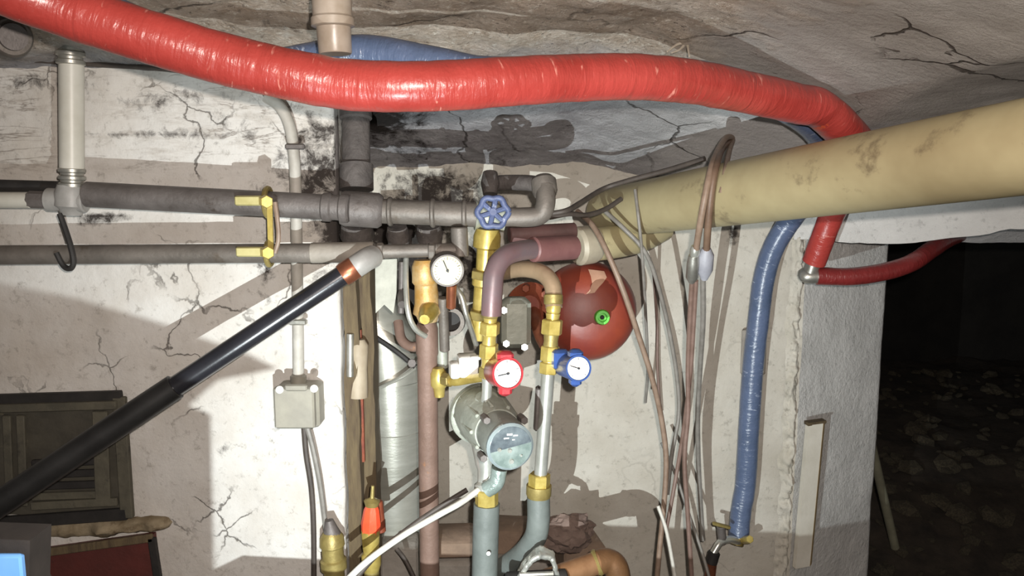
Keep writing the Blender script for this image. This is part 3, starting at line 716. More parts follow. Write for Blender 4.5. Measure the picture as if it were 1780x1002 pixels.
# brass column under it
t = thing('brass_column', 'corroded yellow brass pipe column behind the bent copper pipe', 'pipe', W(832, 560, 1.86))
mb = MB(); mb.lathe(W(848, 398, 1.86), W(834, 590, 1.88), [(0, S(20, 1.86)), (.06, S(24, 1.86)), (.16, S(24, 1.86)), (.18, S(17, 1.86)), (.36, S(16, 1.86)), (.38, S(21, 1.86)), (.5, S(21, 1.86)), (.52, S(17, 1.86)), (.72, S(17, 1.86)), (.74, S(20, 1.86)), (.9, S(20, 1.86)), (1, S(15, 1.86))], 22)
mb.build('pipe_body', BRASS, t)
for y in (470, 540): MB().cyl(W(841 if y < 500 else 837, y, 1.865), W(840 if y < 500 else 836, y + 14, 1.867), S(23, 1.86), 6, .05).build('nut', BRASSD, t)
# bent copper pipe
t = thing('bent_pipe', 'purple-grey bent copper pipe dropping to the red-handled valve', 'pipe', W(853, 545, 1.74))
MB().tube([W(996, 430, 1.90), W(950, 432, 1.86), W(905, 436, 1.80), W(876, 447, 1.76), W(860, 472, 1.74), W(856, 505, 1.73), W(854, 548, 1.73)], S(18, 1.76), 24, 8).build('tube', COPPERP, t)
MB().cyl(W(925, 434, 1.83), W(998, 430, 1.905), S(22, 1.86), 24).build('sleeve', M('maroon_sleeve', '#74504e', '#633f40', 12, .5, 0, .2), t, label='maroon sleeve at the right end')
MB().cyl(W(885, 408, 1.92), W(1000, 402, 1.96), S(15, 1.92), 20).build('upper_pipe', M('dark_maroon_pipe', '#6d4f4d', '#57403e', 12, .6, 0, .3), t)
# aged pressure gauge
def gauge(name, label, c, front, r, casemat, dialmat, ang, group=None, stem=None):
    t = thing(name, label, 'gauge', c)
    cs = MB().lathe(c, front, [(0, r * .8), (.15, r * 1.08), (.9, r * 1.1), (1.0, r * 1.06), (1.0, r * .96), (.94, r * .95)], 32).build('case', casemat, t)
    dial(c, front, r, dialmat, ang, cs); return t
def dial(c, front, r, dialmat, ang, par):
    ax = toward(c, front); n = (front - c).normalized()
    # frame with X to the right and Y up as seen from the front
    yv = (Vector((0, 0, 1)) - n * n.z).normalized(); xv = yv.cross(n)
    d = MB().lathe(front - n * .004, front - n * .001, [(0, r * .95), (1, r * .95)], 32).build('dial', dialmat, par)
    tk = MB()
    for k in range(21):
        a = R(225 - 270 * k / 20); big = k % 5 == 0
        p = front + xv * math.cos(a) * r * .80 + yv * math.sin(a) * r * .80 - n * .0005
        u = xv * math.cos(a) + yv * math.sin(a)
        rot = Matrix((u, n.cross(u), n)).transposed()
        tk.box(p, (r * (.2 if big else .1), r * (.035 if big else .02), .001), rot)
    tk.build('tick_marks', INK, d)
    u = xv * math.cos(R(ang)) + yv * math.sin(R(ang)); rot = Matrix((u, n.cross(u), n)).transposed()
    MB().box(front + u * r * .3, (r * .85, r * .07, .0015), rot).build('needle', INK, d)
    MB().lathe(front - n * .001, front + n * .003, [(0, r * .1), (1, r * .08)], 12).build('pivot', INK, d)
t = gauge('pressure_gauge', 'old round pressure gauge with a yellowed dial below the manifold', W(775, 462, 1.82), W(778, 471, 1.755), S(27, 1.76), STEELD, DIALY, 112)
MB().cyl(W(785, 495, 1.80), W(784, 535, 1.82), S(9, 1.8), 10).build('stem', COPPER, t, label='copper stem')
# ochre corroded air separator and neighbours
t = thing('air_separator', 'ochre corroded brass cylinder left of the yellowed gauge', 'fitting', W(742, 560, 1.9))
MB().lathe(W(738, 452, 1.88), W(744, 560, 1.88), [(0, S(18, 1.88)), (.1, S(23, 1.88)), (.35, S(24, 1.88)), (.4, S(20, 1.88)), (.7, S(22, 1.88)), (.85, S(26, 1.88)), (.9, S(20, 1.88)), (1, S(16, 1.88))], 24).build('body', ORANGEB, t)
MB().lathe(W(747, 540, 1.86), W(738, 556, 1.80), [(0, S(17, 1.85)), (.6, S(15, 1.85)), (1, S(9, 1.85))], 10).build('bleed_nut', BRASS, t)
MB().cyl(W(770, 518, 1.87), W(773, 610, 1.9), S(9, 1.88), 12).build('side_tube', STEELL, t)
t = thing('bracket_plate', 'pale grey flat bracket plate hanging left of the ochre cylinder', 'bracket', W(672, 545, 1.93))
MB().prism([W(652, 452, 1.93), W(690, 450, 1.93), W(689, 508, 1.93), W(684, 545, 1.93), W(668, 530, 1.93), W(653, 545, 1.93)], (0, .012, 0)).build('plate', M('chalky_plate', '#b3b3a8', '#9a9a90', 20, .8, 0, .5), t)
MB().cyl(W(699, 455, 1.95), W(697, 545, 1.95), S(6, 1.95), 10).build('rod', STEELD, t)
MB().lathe(W(700, 512, 1.94), W(699, 530, 1.90), [(0, S(10, 1.9)), (1, S(8, 1.9))], 8).build('rod_nut', STEELD, t)
def loop(pth, r, mat, lb, name='flexible_hose', cat='hose'):
    return tag(MB().tube([W(*p) for p in pth], r * (.85 if name == 'hanging_cable' else 1), 12, 8).build(name, mat), lb, cat, 'cables hanging in front of the back wall' if name == 'hanging_cable' else None)
loop([(706, 440, 1.90), (706, 500, 1.86), (710, 545, 1.84), (722, 572, 1.85), (740, 585, 1.87)], S(5, 1.86), CHROME, 'thin silver hose looping down left of the ochre cylinder')
loop([(692, 560, 1.98), (698, 590, 1.95), (715, 603, 1.93), (738, 600, 1.92)], S(9, 1.93), RUSTP, 'short pinkish bent pipe joining the tall rusty pipe')
loop([(790, 498, 1.84), (802, 516, 1.83), (810, 545, 1.83), (820, 575, 1.85), (828, 600, 1.87)], S(5, 1.84), ZINC, 'thin grey hose curving down right of the yellowed gauge')
t = thing('dark_coupling', 'dark oval coupling ring behind the yellowed gauge stem', 'fitting', W(784, 580, 2.0))
MB().lathe(W(788, 555, 2.05), W(783, 560, 1.93), [(0, S(22, 2)), (.8, S(25, 2)), (1, S(24, 2)), (1, S(17, 2)), (.6, S(16, 2))], 22).build('ring', STEELL, t)
MB().lathe(W(785, 558, 1.99), W(784, 559, 1.97), [(0, S(16, 2)), (1, S(16, 2))], 18).build('bore', BLACKD, t)
# tall pinkish pipe
t = thing('rusty_pipe', 'tall pinkish rusty pipe standing in front of the shiny duct', 'pipe', W(746, 1050, 1.93))
MB().lathe(W(742, 560, 1.92), W(748, 1080, 1.92), [(0, S(16, 1.92)), (.02, S(20, 1.92)), (.10, S(20, 1.92)), (.11, S(18, 1.92)), (1, S(18, 1.92))], 24).build('tube', RUSTP, t)
MB().cyl(W(768, 560, 1.93), W(769, 640, 1.93), S(10, 1.93), 14).build('side_tube', CAST, t)
MB().lathe(W(762, 640, 1.9), W(764, 690, 1.9), [(0, S(10, 1.9)), (.2, S(15, 1.9)), (.6, S(15, 1.9)), (.7, S(11, 1.9)), (1, S(9, 1.9))], 12).build('drain_cock', BRASS, t)
# brass branch and white blocks
t = thing('brass_branch', 'short horizontal brass tube left of the red-handled valve', 'pipe', W(800, 668, 1.83))
MB().tube([W(770, 660, 1.88), W(790, 664, 1.85), (W(815, 660, 1.82)), W(846, 655, 1.75)], S(8, 1.82), 14, 6).build('tube', BRASS, t)
MB().cyl(W(772, 660, 1.875), W(784, 662, 1.855), S(12, 1.85), 6).build('nut', BRASSD, t)
t = thing('valve_actuator', 'small white block actuator beside the brass column', 'actuator', W(808, 655, 1.82))
MB().box(W(813, 635, 1.84), (S(34, 1.84), .05, S(38, 1.84)), rotz(.2), .003).build('body', WHITEP, t)
MB().box(W(790, 643, 1.83), (S(16, 1.83), .04, S(28, 1.83)), rotz(.2), .003).build('side_block', WHITEP, t)
MB().box(W(826, 622, 1.815), (S(18, 1.83), .02, S(7, 1.83)), rotz(.2), .002).build('lug', WHITEP, t)
# ------------------------------------------------------------------ pump group
def chain(axis_pts, segs, par):
    """segs: (y0, y1, r_px, kind) stacked along the near-vertical axis"""
    (xa, ya, Ya), (xb, yb, Yb) = axis_pts
    def at(y): u = (y - ya) / (yb - ya); return W(xa + (xb - xa) * u, y, Ya + (Yb - Ya) * u)
    for (y0, y1, r, kind, mat) in segs:
        rr = S(r, Ya)
        if kind == 'nut': MB().cyl(at(y0), at(y1), rr, 6, .10, .3).build('union_nut', mat, par)
        elif kind == 'ring': MB().lathe(at(y0), at(y1), [(0, rr * .85), (.25, rr), (.75, rr), (1, rr * .85)], 24).build('ring', mat, par)
        else: MB().lathe(at(y0), at(y1), [(0, rr), (.5, rr * .9), (1, rr)], 24).build('neck', mat, par)
def valve(label, axis_pts, segs, gc, gf, r, mat, ang, hx, grp):
    t = thing('ball_valve', label, 'valve', W(axis_pts[1][0], axis_pts[1][1], axis_pts[1][2]), grp)
    chain(axis_pts, segs, t)
    n = (gf - gc).normalized()
    h = MB().lathe(gc, gf, [(0, r * .8), (.1, r * 1.0), (.85, r * 1.12), (1, r * 1.12), (1, r * 1.0), (.95, r * .98)], 32).build('handle', mat, t)
    # grip tabs above and below the dial
    for (s, k) in ((1, 1.0), (-1, .8)):
        c = gf - n * .022 + Vector((0, 0, s * r * 1.18))
        rot = toward(gc, gf)
        MB().box(c, (r * 1.15 * k, .030, r * .80), rotz(hx), .006).build('grip_tab', mat, h)
    dial(gc, gf, r, DIAL, ang, h)
    return t, h
segH = [(540, 552, 15, 'ring', BRASSD), (552, 562, 13, 'neck', BRASS), (560, 582, 18, 'nut', BRASS), (580, 600, 13, 'neck', BRASS), (598, 622, 17, 'nut', BRASS), (620, 642, 13, 'neck', BRASS), (638, 656, 16, 'nut', BRASSD), (655, 700, 10, 'neck', CHROME)]
valve('brass ball valve with the red dial handle', ((853, 540, 1.73), (845, 700, 1.75)), segH, W(862, 646, 1.735), W(883, 650, 1.655), S(26, 1.655), RED, 188, .2, 'dial-handled ball valves')
segC = [(528, 545, 13, 'ring', BRASS), (545, 560, 13, 'neck', BRASS), (556, 582, 19, 'nut', BRASS), (580, 606, 14, 'neck', BRASSD), (602, 628, 17, 'nut', BRASS), (624, 634, 14, 'neck', BRASS), (630, 650, 17, 'nut', BRASS)]
t2, h2 = valve('brass ball valve with the blue dial handle', ((963, 525, 1.80), (953, 652, 1.79)), segC, W(978, 634, 1.80), W(1006, 641, 1.70), S(21.5, 1.70), BLUE, 160, .25, 'dial-handled ball valves')
MB().box(W(974, 625, 1.775), (S(30, 1.77), .03, S(36, 1.77)), rotz(.3), .006).build('neck_block', BLUE, h2)
# curved pipe into cold valve, and rusty flange
t = thing('elbow_pipe', 'tan curved elbow pipe bending down into the blue-handled valve', 'pipe', W(962, 530, 1.82))
MB().tube([W(868, 475, 1.95), W(905, 468, 1.90), W(940, 474, 1.85), W(960, 496, 1.82), W(963, 535, 1.80)], S(15, 1.84), 22, 8).build('tube', M('tan_pipe', '#a99176', '#8f7a62', 14, .4, .3, .15), t)
MB().cyl(W(962, 512, 1.805), W(962, 530, 1.80), S(17, 1.8), 20).build('socket', BRASSD, t)
t = thing('rusty_flange', 'dark rust red flanged fitting behind the tan elbow pipe', 'fitting', W(925, 590, 2.05))
MB().lathe(W(932, 532, 2.2), W(920, 532, 2.02), [(0, S(30, 2.05)), (.6, S(34, 2.05)), (.62, S(42, 2.05)), (.85, S(42, 2.05)), (.9, S(30, 2.05)), (1, S(18, 2.05))], 26).build('flange', RUST, t)
for k in range(6):
    a = k * math.pi / 3 + .3; c = W(923 + 34 * math.cos(a), 532 + 34 * math.sin(a), 2.055)
    MB().cyl(c, c + Vector((-.003, -.035, 0)), S(7, 2.05), 6).build('bolt', RUST, t)
MB().tube([W(928, 540, 2.03), W(932, 560, 1.98), W(940, 585, 1.95), W(948, 600, 1.93)], S(11, 2), 14, 6).build('pipe_tail', COPPER, t)
# grey casting behind
t = thing('manifold_block', 'grey metal block between the two dial-handled valves', 'fitting', W(895, 600, 1.9))
MB().box(W(896, 560, 1.95), (S(52, 1.95), .06, S(88, 1.95)), rotz(.1), .012).build('body', CAST, t)
for (x, y) in ((876, 540), (880, 598), (912, 604)): MB().cyl(W(x, y, 1.90), W(x, y, 1.87), S(7, 1.9), 6).build('bolt', CHROME, t)
# pump
t = thing('circulation_pump', 'grey circulation pump with a round glossy face in the lower middle', 'pump', W(850, 860, 1.75))
pc, pf = W(842, 724, 1.82), W(886, 776, 1.61)
rp_ = S(46, 1.65)
mb = MB(); mb.lathe(W(832, 712, 1.86), pf.lerp(pc, .45), [(0, rp_ * .9), (.1, rp_ * 1.18), (.3, rp_ * 1.22), (.55, rp_ * 1.15), (.75, rp_ * 1.08), (1, rp_ * .95)], 32); mb.build('casting', CAST, t)
MB().lathe(W(829, 716, 1.875), W(836, 722, 1.85), [(0, rp_ * 1.22), (.2, rp_ * 1.34), (.8, rp_ * 1.34), (1, rp_ * 1.2)], 32).build('flange_rim', CAST, t)
n_ = (pf - pc).normalized(); y_ = (Vector((0, 0, 1)) - n_ * n_.z).normalized(); x_ = y_.cross(n_)
for a in range(20, 380, 40):
    d_ = x_ * math.cos(R(a)) + y_ * math.sin(R(a)); c0 = W(838, 719, 1.84) + d_ * rp_ * 1.20; c1 = pf.lerp(pc, .5) + d_ * rp_ * 1.02
    MB().cyl(c0, c1, S(4, 1.75), 8, .3).build('cooling_rib', CAST, t)
n = (pf - pc).normalized()
mb = MB(); mb.lathe(pf.lerp(pc, .5), pf, [(0, rp_ * .88), (.3, rp_ * .92), (.85, rp_ * .92), (1, rp_ * .86)], 36); hd = mb.build('motor_head', M('grey_motor_case', '#8a8f88', '#777c76', 20, .4, .1, .2), t)
MB().lathe(pf - n * .003, pf + n * .008, [(0, rp_ * .93), (.6, rp_ * .93), (1, rp_ * .84)], 36).build('bezel', M('clear_bezel', '#8b9698', '#7b8688', 20, .15, .1, .05, coat=.5), hd)
yv = (Vector((0, 0, 1)) - n * n.z).normalized(); xv = yv.cross(n)
def disc(c, a0, a1, r, off, mat, name, par, rin=0):
    pts = [c + (xv * math.cos(R(a)) + yv * math.sin(R(a))) * r for a in [a0 + (a1 - a0) * k / 24 for k in range(25)]]
    return MB().prism(pts, n * off).build(name, mat, par)
fc = pf + n * .0075
up_ = disc(fc, 10, 190, rp_ * .82, .002, PDARK, 'face_upper', hd); lo_ = disc(fc, 190, 370, rp_ * .82, .002, PTEAL, 'face_lower', hd)
mk = MB()
for (u, v, wd, hh) in ((-.05, .52, .22, .07), (.18, .46, .18, .05), (-.18, .38, .2, .05), (.1, .30, .1, .04)): mk.box(fc + xv * u * rp_ + yv * v * rp_ + n * .002, (wd * rp_, hh * rp_, .001), Matrix((xv, yv, n)).transposed())
mk.build('face_print', WHITEP, up_)
kn = MB()
for (u, v, q) in ((-.45, -.05, .09), (-.05, -.12, .10), (.02, -.55, .11), (.4, -.35, .05)): kn.lathe(fc + xv * u * rp_ + yv * v * rp_ + n * .002, fc + xv * u * rp_ + yv * v * rp_ + n * .006, [(0, q * rp_), (1, q * rp_ * .7)], 14)
kn.build('buttons', CHROME, lo_)
for a in (40, 130, 220, 310):
    c = pf - n * .055 + (xv * math.cos(R(a)) + yv * math.sin(R(a))) * rp_ * 1.08
    MB().cyl(c - n * .02, c + n * .014, S(7, 1.7), 6).build('bolt', STEELD, t)
MB().lathe(W(846, 690, 1.77), W(846, 712, 1.78), [(0, S(20, 1.77)), (.5, S(28, 1.77)), (1, S(30, 1.77))], 24).build('inlet_flange', CAST, t)
MB().lathe(W(846, 765, 1.80), W(845, 862, 1.77), [(0, S(30, 1.77)), (.45, S(20, 1.77)), (.55, S(16, 1.77)), (.75, S(16, 1.77)), (.8, S(22, 1.77)), (1, S(22, 1.77))], 22).build('outlet_neck', CHROME, t)
MB().tube([W(868, 815, 1.74), W(862, 840, 1.74), W(846, 852, 1.745)], S(15, 1.74), 14, 5).build('cable_entry', M('crumpled_grey', '#93a09b', '#76837e', 40, .3, .3, .6), t)
# supply riser under the pump
t = thing('insulated_pipe', 'grey insulated pipe with a brass nut straight below the pump', 'pipe', W(844, 1060, 1.76))
MB().tube([W(846, 876, 1.765), W(844, 940, 1.765), W(841, 1080, 1.765)], S(24, 1.76), 26, 8).build('insulation', GRIN, t)
MB().cyl(W(846, 850, 1.765), W(846, 884, 1.765), S(21, 1.76), 8, .1).build('union_nut', BRASS, t)
MB().cyl(W(849, 963, 1.729), W(849, 963, 1.722), S(4, 1.72), 10).build('stud', CHROME, t)
# cold return pipe
t = thing('return_pipe', 'bright steel return pipe with a brass nut below the blue-handled valve', 'pipe', W(938, 960, 1.8))
MB().cyl(W(953, 648, 1.79), W(939, 835, 1.79), S(12, 1.79), 22, .03).build('tube', CHROME, t)
MB().cyl(W(938, 824, 1.79), W(937, 846, 1.79), S(20, 1.79), 6, .1, .4).build('union_nut', BRASS, t)
MB().lathe(W(937, 844, 1.79), W(936, 870, 1.79), [(0, S(23, 1.79)), (.6, S(23, 1.79)), (1, S(18, 1.79))], 24).build('nut_collar', BRASSD, t)
MB().tube([W(936, 864, 1.79), W(936, 905, 1.79), W(930, 935, 1.80), W(910, 962, 1.83), (W(880, 985, 1.88)), W(850, 1005, 1.95)], S(21, 1.79), 24, 8).build('insulation', GRIN, t)
MB().box(W(934, 710, 1.80), (S(10, 1.8), .03, S(80, 1.8)), Matrix.Rotation(R(3), 3, 'Y'), .004).build('clip', STEELD, t)
# ------------------------------------------------------------------ expansion vessel
t = thing('expansion_vessel', 'round red expansion vessel against the back wall', 'vessel', W(1020, 628, 2.3))
vf, vb = W(1026, 545, 2.10), W(1012, 535, 2.34)
rv = S(86, 2.2)
MB().lathe(vb, vf, [(0, rv * .7), (.12, rv * .93), (.3, rv), (.55, rv), (.60, rv * 1.02), (.64, rv), (.8, rv * .93), (.92, rv * .75), (.98, rv * .5), (1, rv * .12)], 48).build('tank', VESSEL, t)
nn = (vf - vb).normalized(); yv = (Vector((0, 0, 1)) - nn * nn.z).normalized(); xv = yv.cross(nn)
def on_dome(u, v, lift=.002):
    r = math.hypot(u, v) ; prof = [(0, 1), (.12, 1), (.5, .98), (.75, .92), (.93, .8), (1, .64)]
    for (ra, ta), (rb, tb) in zip(prof, prof[1:]):
        if r <= rb: k = (r - ra) / (rb - ra); tt = ta + (tb - ta) * k; break
    else: tt = .64
    return vb.lerp(vf, tt) + (xv * u + yv * v) * rv + nn * lift
mb = MB(); shape = [(-.12, .90, .42, .90), (-.10, .80, .42, .82), (-.02, .66, .36, .72), (.02, .54, .24, .60), (-.10, .46, .14, .50)]
lab_rows = [[on_dome(a + (c_ - a) * k / 8, b + (d_ - b) * k / 8, .003) for k in range(9)] for (a, b, c_, d_) in [(-.02, .86, .30, .82), (.02, .72, .34, .70), (.04, .58, .26, .60), (-.02, .44, .16, .50), (-.08, .38, .08, .40)]]
for row in lab_rows: mb.v += row
for j in range(4):
    for i in range(8): a = j * 9 + i; mb.f.append((a, a + 1, a + 10, a + 9))
mb.build('worn_sticker', LABELT, t, label='tan worn sticker')
gp = W(1045, 551, 2.05)
g0 = on_dome(.22, -.07, 0)
gc_ = MB().lathe(g0, g0 + nn * .030, [(0, S(13, 2.1)), (.6, S(14, 2.1)), (1, S(12, 2.1)), (1, S(8, 2.1)), (.6, S(7, 2.1))], 20).build('valve_cap', GREEN, t, label='bright green valve cap')
MB().lathe(g0 + nn * .018, g0 + nn * .024, [(0, S(4, 2.1)), (1, S(3, 2.1))], 10).build('valve_core', BLACKD, gc_)
# ------------------------------------------------------------------ bottom middle
t = thing('safety_valve', 'safety valve with an orange-red cap at the bottom beside the post', 'valve', W(646, 1030, 1.8))
yy = 1.80
MB().lathe(W(644, 925, yy), W(646, 878, yy), [(0, S(17, yy)), (.3, S(18, yy)), (.8, S(14, yy)), (1, S(10, yy))], 8).build('cap', ORRED, t, label='orange-red cap')
MB().lathe(W(646, 995, yy), W(644, 922, yy), [(0, S(13, yy)), (.2, S(18, yy)), (.4, S(18, yy)), (.45, S(14, yy)), (.7, S(16, yy)), (1, S(17, yy))], 20).build('body', BRASS, t)
MB().cyl(W(646, 1050, yy), W(646, 990, yy), S(14, yy), 18).build('inlet_pipe', BRASSD, t)
MB().cyl(W(656, 872, yy + .04), W(662, 925, yy + .04), S(10, yy), 12).build('lever', RUST, t)
MB().lathe(W(646, 880, yy), W(648, 845, yy), [(0, S(12, yy)), (.25, S(15, yy)), (.4, S(4, yy)), (1, S(3, yy))], 12).build('spindle', BRASSD, t)
loop([(600, 1012, 1.62), (640, 975, 1.64), (700, 932, 1.67), (760, 897, 1.70), (800, 875, 1.73), (832, 852, 1.755)], S(6, 1.68), CABLEW, 'pale grey cable slanting from the bottom edge up to the pump', 'pump_cable', 'cable')
loop([(610, 1016, 1.72), (660, 960, 1.75), (720, 912, 1.78), (775, 875, 1.80), (812, 852, 1.81)], S(5, 1.75), CABLEK, 'thin dark cable running just behind the pale pump cable', 'dark_cable', 'cable')
loop([(690, 955, 1.95), (705, 975, 1.93), (725, 1015, 1.92)], S(4, 1.9), CABLEK, 'short dark wire below the pale pump cable', 'dark_cable', 'cable')
# pedestal bricks under the alcove
t = thing('brick_plinth', 'dusty brick plinth at the bottom between the rusty pipe and the pump', 'plinth', W(780, 1060, 2.0))
def brk(x, y, w_, h_, Y, dz=.12, mat=BRICK, a=0.0): return MB().box(W(x, y, Y) + Vector((0, dz / 2, 0)), (S(w_, Y), dz, S(h_, Y)), rotz(a), .006).build('brick', mat, t)
brk(778, 958, 100, 34, 1.99, a=.05); brk(776, 998, 92, 38, 1.97, mat=PATCH, a=-.03); brk(690, 985, 70, 60, 2.02, mat=PATCH, a=.1); brk(905, 948, 110, 46, 2.1, a=-.1); brk(905, 1000, 120, 50, 2.06, mat=PATCH); brk(1010, 985, 80, 70, 2.16, mat=BRICK, a=.2)
t = thing('broken_stone', 'dark crumbled stone lump right of the grey insulated bend', 'stone', W(990, 960, 2.1))
bm = bmesh.new(); bmesh.ops.create_icosphere(bm, subdivisions=4, radius=1)
c = W(985, 925, 2.12); mb = MB()
for v in bm.verts:
    q = v.co * (1 + .28 * fb(v.co, 1.8) + .1 * fb(v.co, 5)); mb.v.append(c + Vector((q.x * S(52, 2.1), q.y * .05, q.z * S(34, 2.1))))
mb.f = [tuple(v.index for v in f.verts) for f in bm.faces]; bm.free()
mb.build('lump', M('rubbly_stone', '#7d6b62', '#5c4c45', 14, .95, 0, 1.0, 40, '#8f5a3c', .62), t, sharp=25)
# copper elbow low right
t = thing('copper_elbow', 'brown copper pipe and elbow at the bottom right of the pump', 'pipe', W(1040, 1020, 1.8))
MB().cyl(W(940, 1014, 1.74), W(1040, 978, 1.80), S(21, 1.78), 24, .04).build('tube', M('brown_copper', '#a27a58', '#8a6446', 20, .4, .45, .12), t)
MB().tube([W(1036, 979, 1.80), W(1056, 976, 1.81), W(1072, 990, 1.81), W(1078, 1040, 1.81)], S(23, 1.8), 24, 7).build('elbow', M('dark_copper', '#7c5a3c', '#6a4c34', 20, .45, .4, .2), t)
MB().lathe(W(1034, 980, 1.80), W(1042, 977, 1.80), [(0, S(22, 1.8)), (.5, S(25, 1.8)), (1, S(23, 1.8))], 24).build('solder_ring', BRASSD, t)
t = thing('foil_clamp', 'crumpled bright metal clamp around the pipe at the bottom edge', 'clamp', W(930, 1010, 1.72))
mb = MB()
arc = [W(898 + 0, 1012, 1.71), W(912, 985, 1.70), W(938, 966, 1.70), W(962, 974, 1.71), W(974, 1002, 1.72)]
P_ = catmull(arc, 10)
for i, p in enumerate(P_):
    for k in range(7):
        q = p + Vector((0, k * .006, 0)); mb.v.append(q + Vector((fb(q, 30), fb(q + Vector((2, 0, 0)), 30), fb(q + Vector((5, 0, 0)), 30))) * .006)
for i in range(len(P_) - 1):
    for k in range(6): a = i * 7 + k; mb.f.append((a, a + 1, a + 8, a + 7))
band = mb.build('band', CHROME, t, sharp=12); md = band.modifiers.new('thick', 'SOLIDIFY'); md.thickness = .010
MB().cyl(W(902, 1000, 1.70), W(962, 998, 1.71), S(5, 1.7), 8).build('bolt', ZINC, t)
MB().cyl(W(880, 1018, 1.72), W(985, 1012, 1.74), S(24, 1.72), 20).build('liner', BLACKD, t)
# ------------------------------------------------------------------ cables on the right
loop([(1004, 368, 2.10), (1030, 392, 2.02), (1056, 440, 1.98), (1085, 510, 1.97), (1112, 590, 2.0), (1134, 660, 2.02), (1150, 730, 2.05), (1158, 800, 2.06), (1154, 880, 2.06), (1146, 960, 2.05), (1140, 1030, 2.04)], S(6, 2), CABLEB, 'thick brown cable hanging in front of the red vessel edge', 'hanging_cable', 'cable')
loop([(1050, 366, 2.09), (1085, 398, 2.05), (1120, 436, 2.05), (1142, 490, 2.08), (1162, 570, 2.12), (1176, 650, 2.15), (1180, 720, 2.16), (1168, 790, 2.15), (1160, 860, 2.14)], S(4.5, 2.1), CABLEG, 'thin grey cable hanging second right of the red vessel', 'hanging_cable', 'cable')
loop([(1104, 330, 2.05), (1110, 380, 2.02), (1116, 440, 2.05), (1122, 540, 2.14), (1126, 640, 2.22), (1122, 700, 2.26)], S(3.2, 2.1), CABLEG, 'thin straight grey wire hanging close right of the red vessel', 'hanging_cable', 'cable')
loop([(1136, 470, 2.36), (1142, 560, 2.36), (1143, 640, 2.36), (1148, 720, 2.36)], S(3.2, 2.3), CABLER, 'faint reddish wire on the back wall right of the vessel', 'hanging_cable', 'cable')
loop([(1150, 770, 2.2), (1176, 830, 2.18), (1196, 890, 2.15), (1220, 960, 2.12), (1240, 1030, 2.08)], S(3.5, 2.15), CABLEG, 'thin grey wire crossing down right between the hanging cables', 'hanging_cable', 'cable')
loop([(1144, 880, 2.0), (1160, 930, 1.98), (1178, 1030, 1.96)], S(4, 2), CABLEW, 'pale thin wire at the bottom left of the hanging cables', 'hanging_cable', 'cable')
loop([(955, 372, 1.95), (985, 366, 1.95), (1010, 352, 2.0), (1050, 328, 2.08), (1100, 312, 2.05), (1160, 296, 2.0), (1225, 276, 1.93)], S(4.5, 2), CABLEK, 'black cable lying along the top of the beige drain pipe', 'dark_cable', 'cable')
loop([(955, 378, 1.95), (990, 372, 1.97), (1020, 374, 2.02), (1052, 364, 2.07), (1080, 346, 2.1)], S(4.5, 2), CABLEK, 'short dark cable at the left end of the beige drain pipe', 'dark_cable', 'cable')
# pair of brown tubes with couplers
t = thing('capillary_tubes', 'pair of brown tubes hooked over the beige pipe with small couplers', 'tube', W(1200, 1000, 2.1))
MB().tube([W(1276, 240, 2.12), W(1262, 240, 2.02), W(1248, 262, 1.90), W(1237, 290, 1.79), W(1226, 340, 1.76), W(1217, 390, 1.78), W(1210, 434, 1.83)], S(6, 1.8), 10, 8).build('tube', CABLEB, t)
MB().tube([W(1272, 246, 2.10), W(1256, 258, 1.97), W(1246, 284, 1.80), W(1237, 330, 1.765), (W(1231, 390, 1.79)), W(1228, 436, 1.84)], S(6.5, 1.8), 10, 8).build('tube', M('red_brown_tube', '#76604f', '#604c3e', 20, .5), t)
MB().tube([W(1274, 244, 2.1), W(1268, 262, 1.95), W(1262, 290, 1.80), W(1258, 318, 1.77), W(1254, 336, 1.765)], S(5, 1.8), 10, 6).build('loose_end', CABLEB, t)
MB().lathe(W(1209, 428, 1.83), W(1207, 446, 1.84), [(0, S(7, 1.83)), (.3, S(9, 1.83)), (.7, S(9, 1.83)), (1, S(7, 1.83))], 14).build('coupler', CHROME, t)
MB().lathe(W(1206, 444, 1.84), W(1202, 492, 1.87), [(0, S(9, 1.83)), (.3, S(11, 1.83)), (.8, S(11, 1.83)), (1, S(5, 1.83))], 14).build('coupler_body', ZINC, t)
MB().lathe(W(1228, 432, 1.84), W(1224, 486, 1.87), [(0, S(8, 1.83)), (.2, S(14, 1.83)), (.7, S(14, 1.83)), (1, S(6, 1.83))], 14).build('coupler_body', M('grey_coupler', '#9a9ba3', '#86878f', 20, .5), t)
MB().tube([W(1203, 488, 1.87), W(1199, 560, 1.94), W(1196, 640, 2.0), W(1196, 720, 2.03), W(1190, 800, 2.05), W(1196, 900, 2.06), W(1204, 1030, 2.06)], S(4.5, 2), 8, 8).build('lower_wire', CABLER, t)
MB().tube([W(1210, 488, 1.87), W(1206, 560, 1.94), W(1201, 640, 2.0), W(1192, 720, 2.06), W(1180, 800, 2.1), W(1166, 880, 2.1), W(1156, 930, 2.1)], S(4, 2), 8, 8).build('lower_wire', CABLER, t)
MB().tube([W(1222, 484, 1.87), W(1222, 560, 1.96), W(1217, 640, 2.06), W(1213, 720, 2.14), W(1214, 800, 2.2), W(1218, 880, 2.22), W(1222, 940, 2.22)], S(5, 2), 8, 8).build('lower_tube', CABLEG, t)
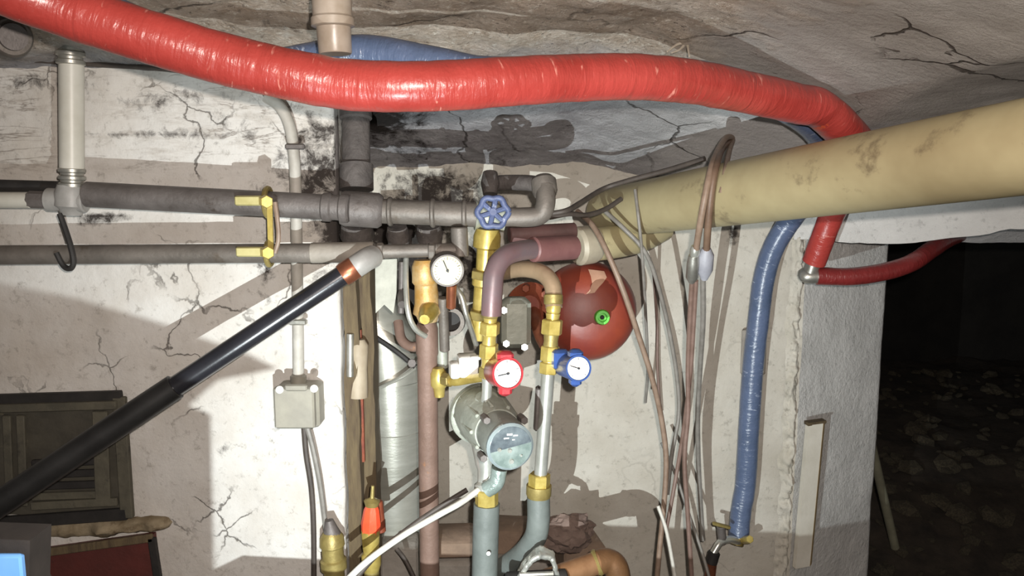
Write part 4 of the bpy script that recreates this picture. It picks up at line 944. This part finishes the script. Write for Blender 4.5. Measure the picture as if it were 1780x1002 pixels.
# leaning board
t = thing('lath_board', 'narrow white painted board leaning against the right pillar', 'board', W(1390, 985, 2.36))
b0_, b1_ = W(1383, 990, 2.36), W(1406, 740, 2.36)
wv = Vector((S(30, 2.36), .018, 0)); 
MB().prism([b0_, b0_ + wv, b1_ + wv, b1_], (-.004, .018, 0)).build('face', WOODP, t)
MB().prism([b0_ + wv + Vector((.0005, -.0005, 0)), b0_ + wv + Vector((.012, .016, 0)), b1_ + wv + Vector((.012, .016, 0)), b1_ + wv + Vector((.0005, -.0005, 0))], (-.006, .016, 0)).build('bare_edge', WOODE, t, label='bare brown wooden edge')
MB().prism([b1_ + Vector((-.002, -.002, -.002)), b1_ + wv + Vector((.014, .010, -.002)), b1_ + wv + Vector((.014, .010, .006)), b1_ + Vector((-.002, -.002, .008))], (-.004, .026, 0)).build('end_grain', WOOD, t)
# tap low right
t = thing('drain_tap', 'chrome drain tap beside the lower end of the blue hose', 'tap', W(1240, 980, 2.24))
MB().tube([W(1283, 942, 2.30), W(1268, 938, 2.27), W(1252, 944, 2.25), W(1240, 962, 2.24)], S(7, 2.25), 12, 6).build('spout', CHROME, t)
MB().cyl(W(1256, 945, 2.26), W(1253, 915, 2.25), S(8, 2.25), 10).build('stem', STEELD, t)
MB().box(W(1254, 914, 2.245), (S(34, 2.25), .012, S(6, 2.25)), Matrix.Rotation(R(15), 3, 'Y'), .002).build('lever', BRASSD, t)
MB().cyl(W(1242, 960, 2.24), W(1236, 980, 2.24), S(11, 2.24), 14).build('outlet', BLACKD, t)
MB().cyl(W(1237, 978, 2.24), W(1231, 1030, 2.24), S(10, 2.24), 14).build('hose_end', COPPER, t)
# leaning pole beyond doorway
tag(MB().cyl(W(1508, 745, 2.78), W(1556, 952, 3.05), S(8, 2.9), 12).build('leaning_pole', M('dusty_pole', '#8f8d78', '#7a7866', 14, .8)), 'pale pole leaning in the dark doorway by the pillar', 'pole')

# tuft of roots on the vault
tf = thing('root_tuft', 'pale fibrous tuft hanging from the vault above the red hose', 'roots', W(1185, 95, 1.72))
for k, pth in enumerate(([(1196, 52, 1.80), (1193, 72, 1.74), (1182, 86, 1.70), (1168, 92, 1.68)], [(1194, 70, 1.74), (1196, 84, 1.70), (1198, 98, 1.67)], [(1190, 74, 1.73), (1176, 78, 1.70), (1160, 90, 1.67)])):
    MB().tube([W(*p) for p in pth], S(2.5, 1.7), 6, 5, rf=lambda L, u: S(3.2 - 2 * u, 1.7)).build('root', M('pale_root', '#cfc6b8', '#b3a897', 30, .8), tf)
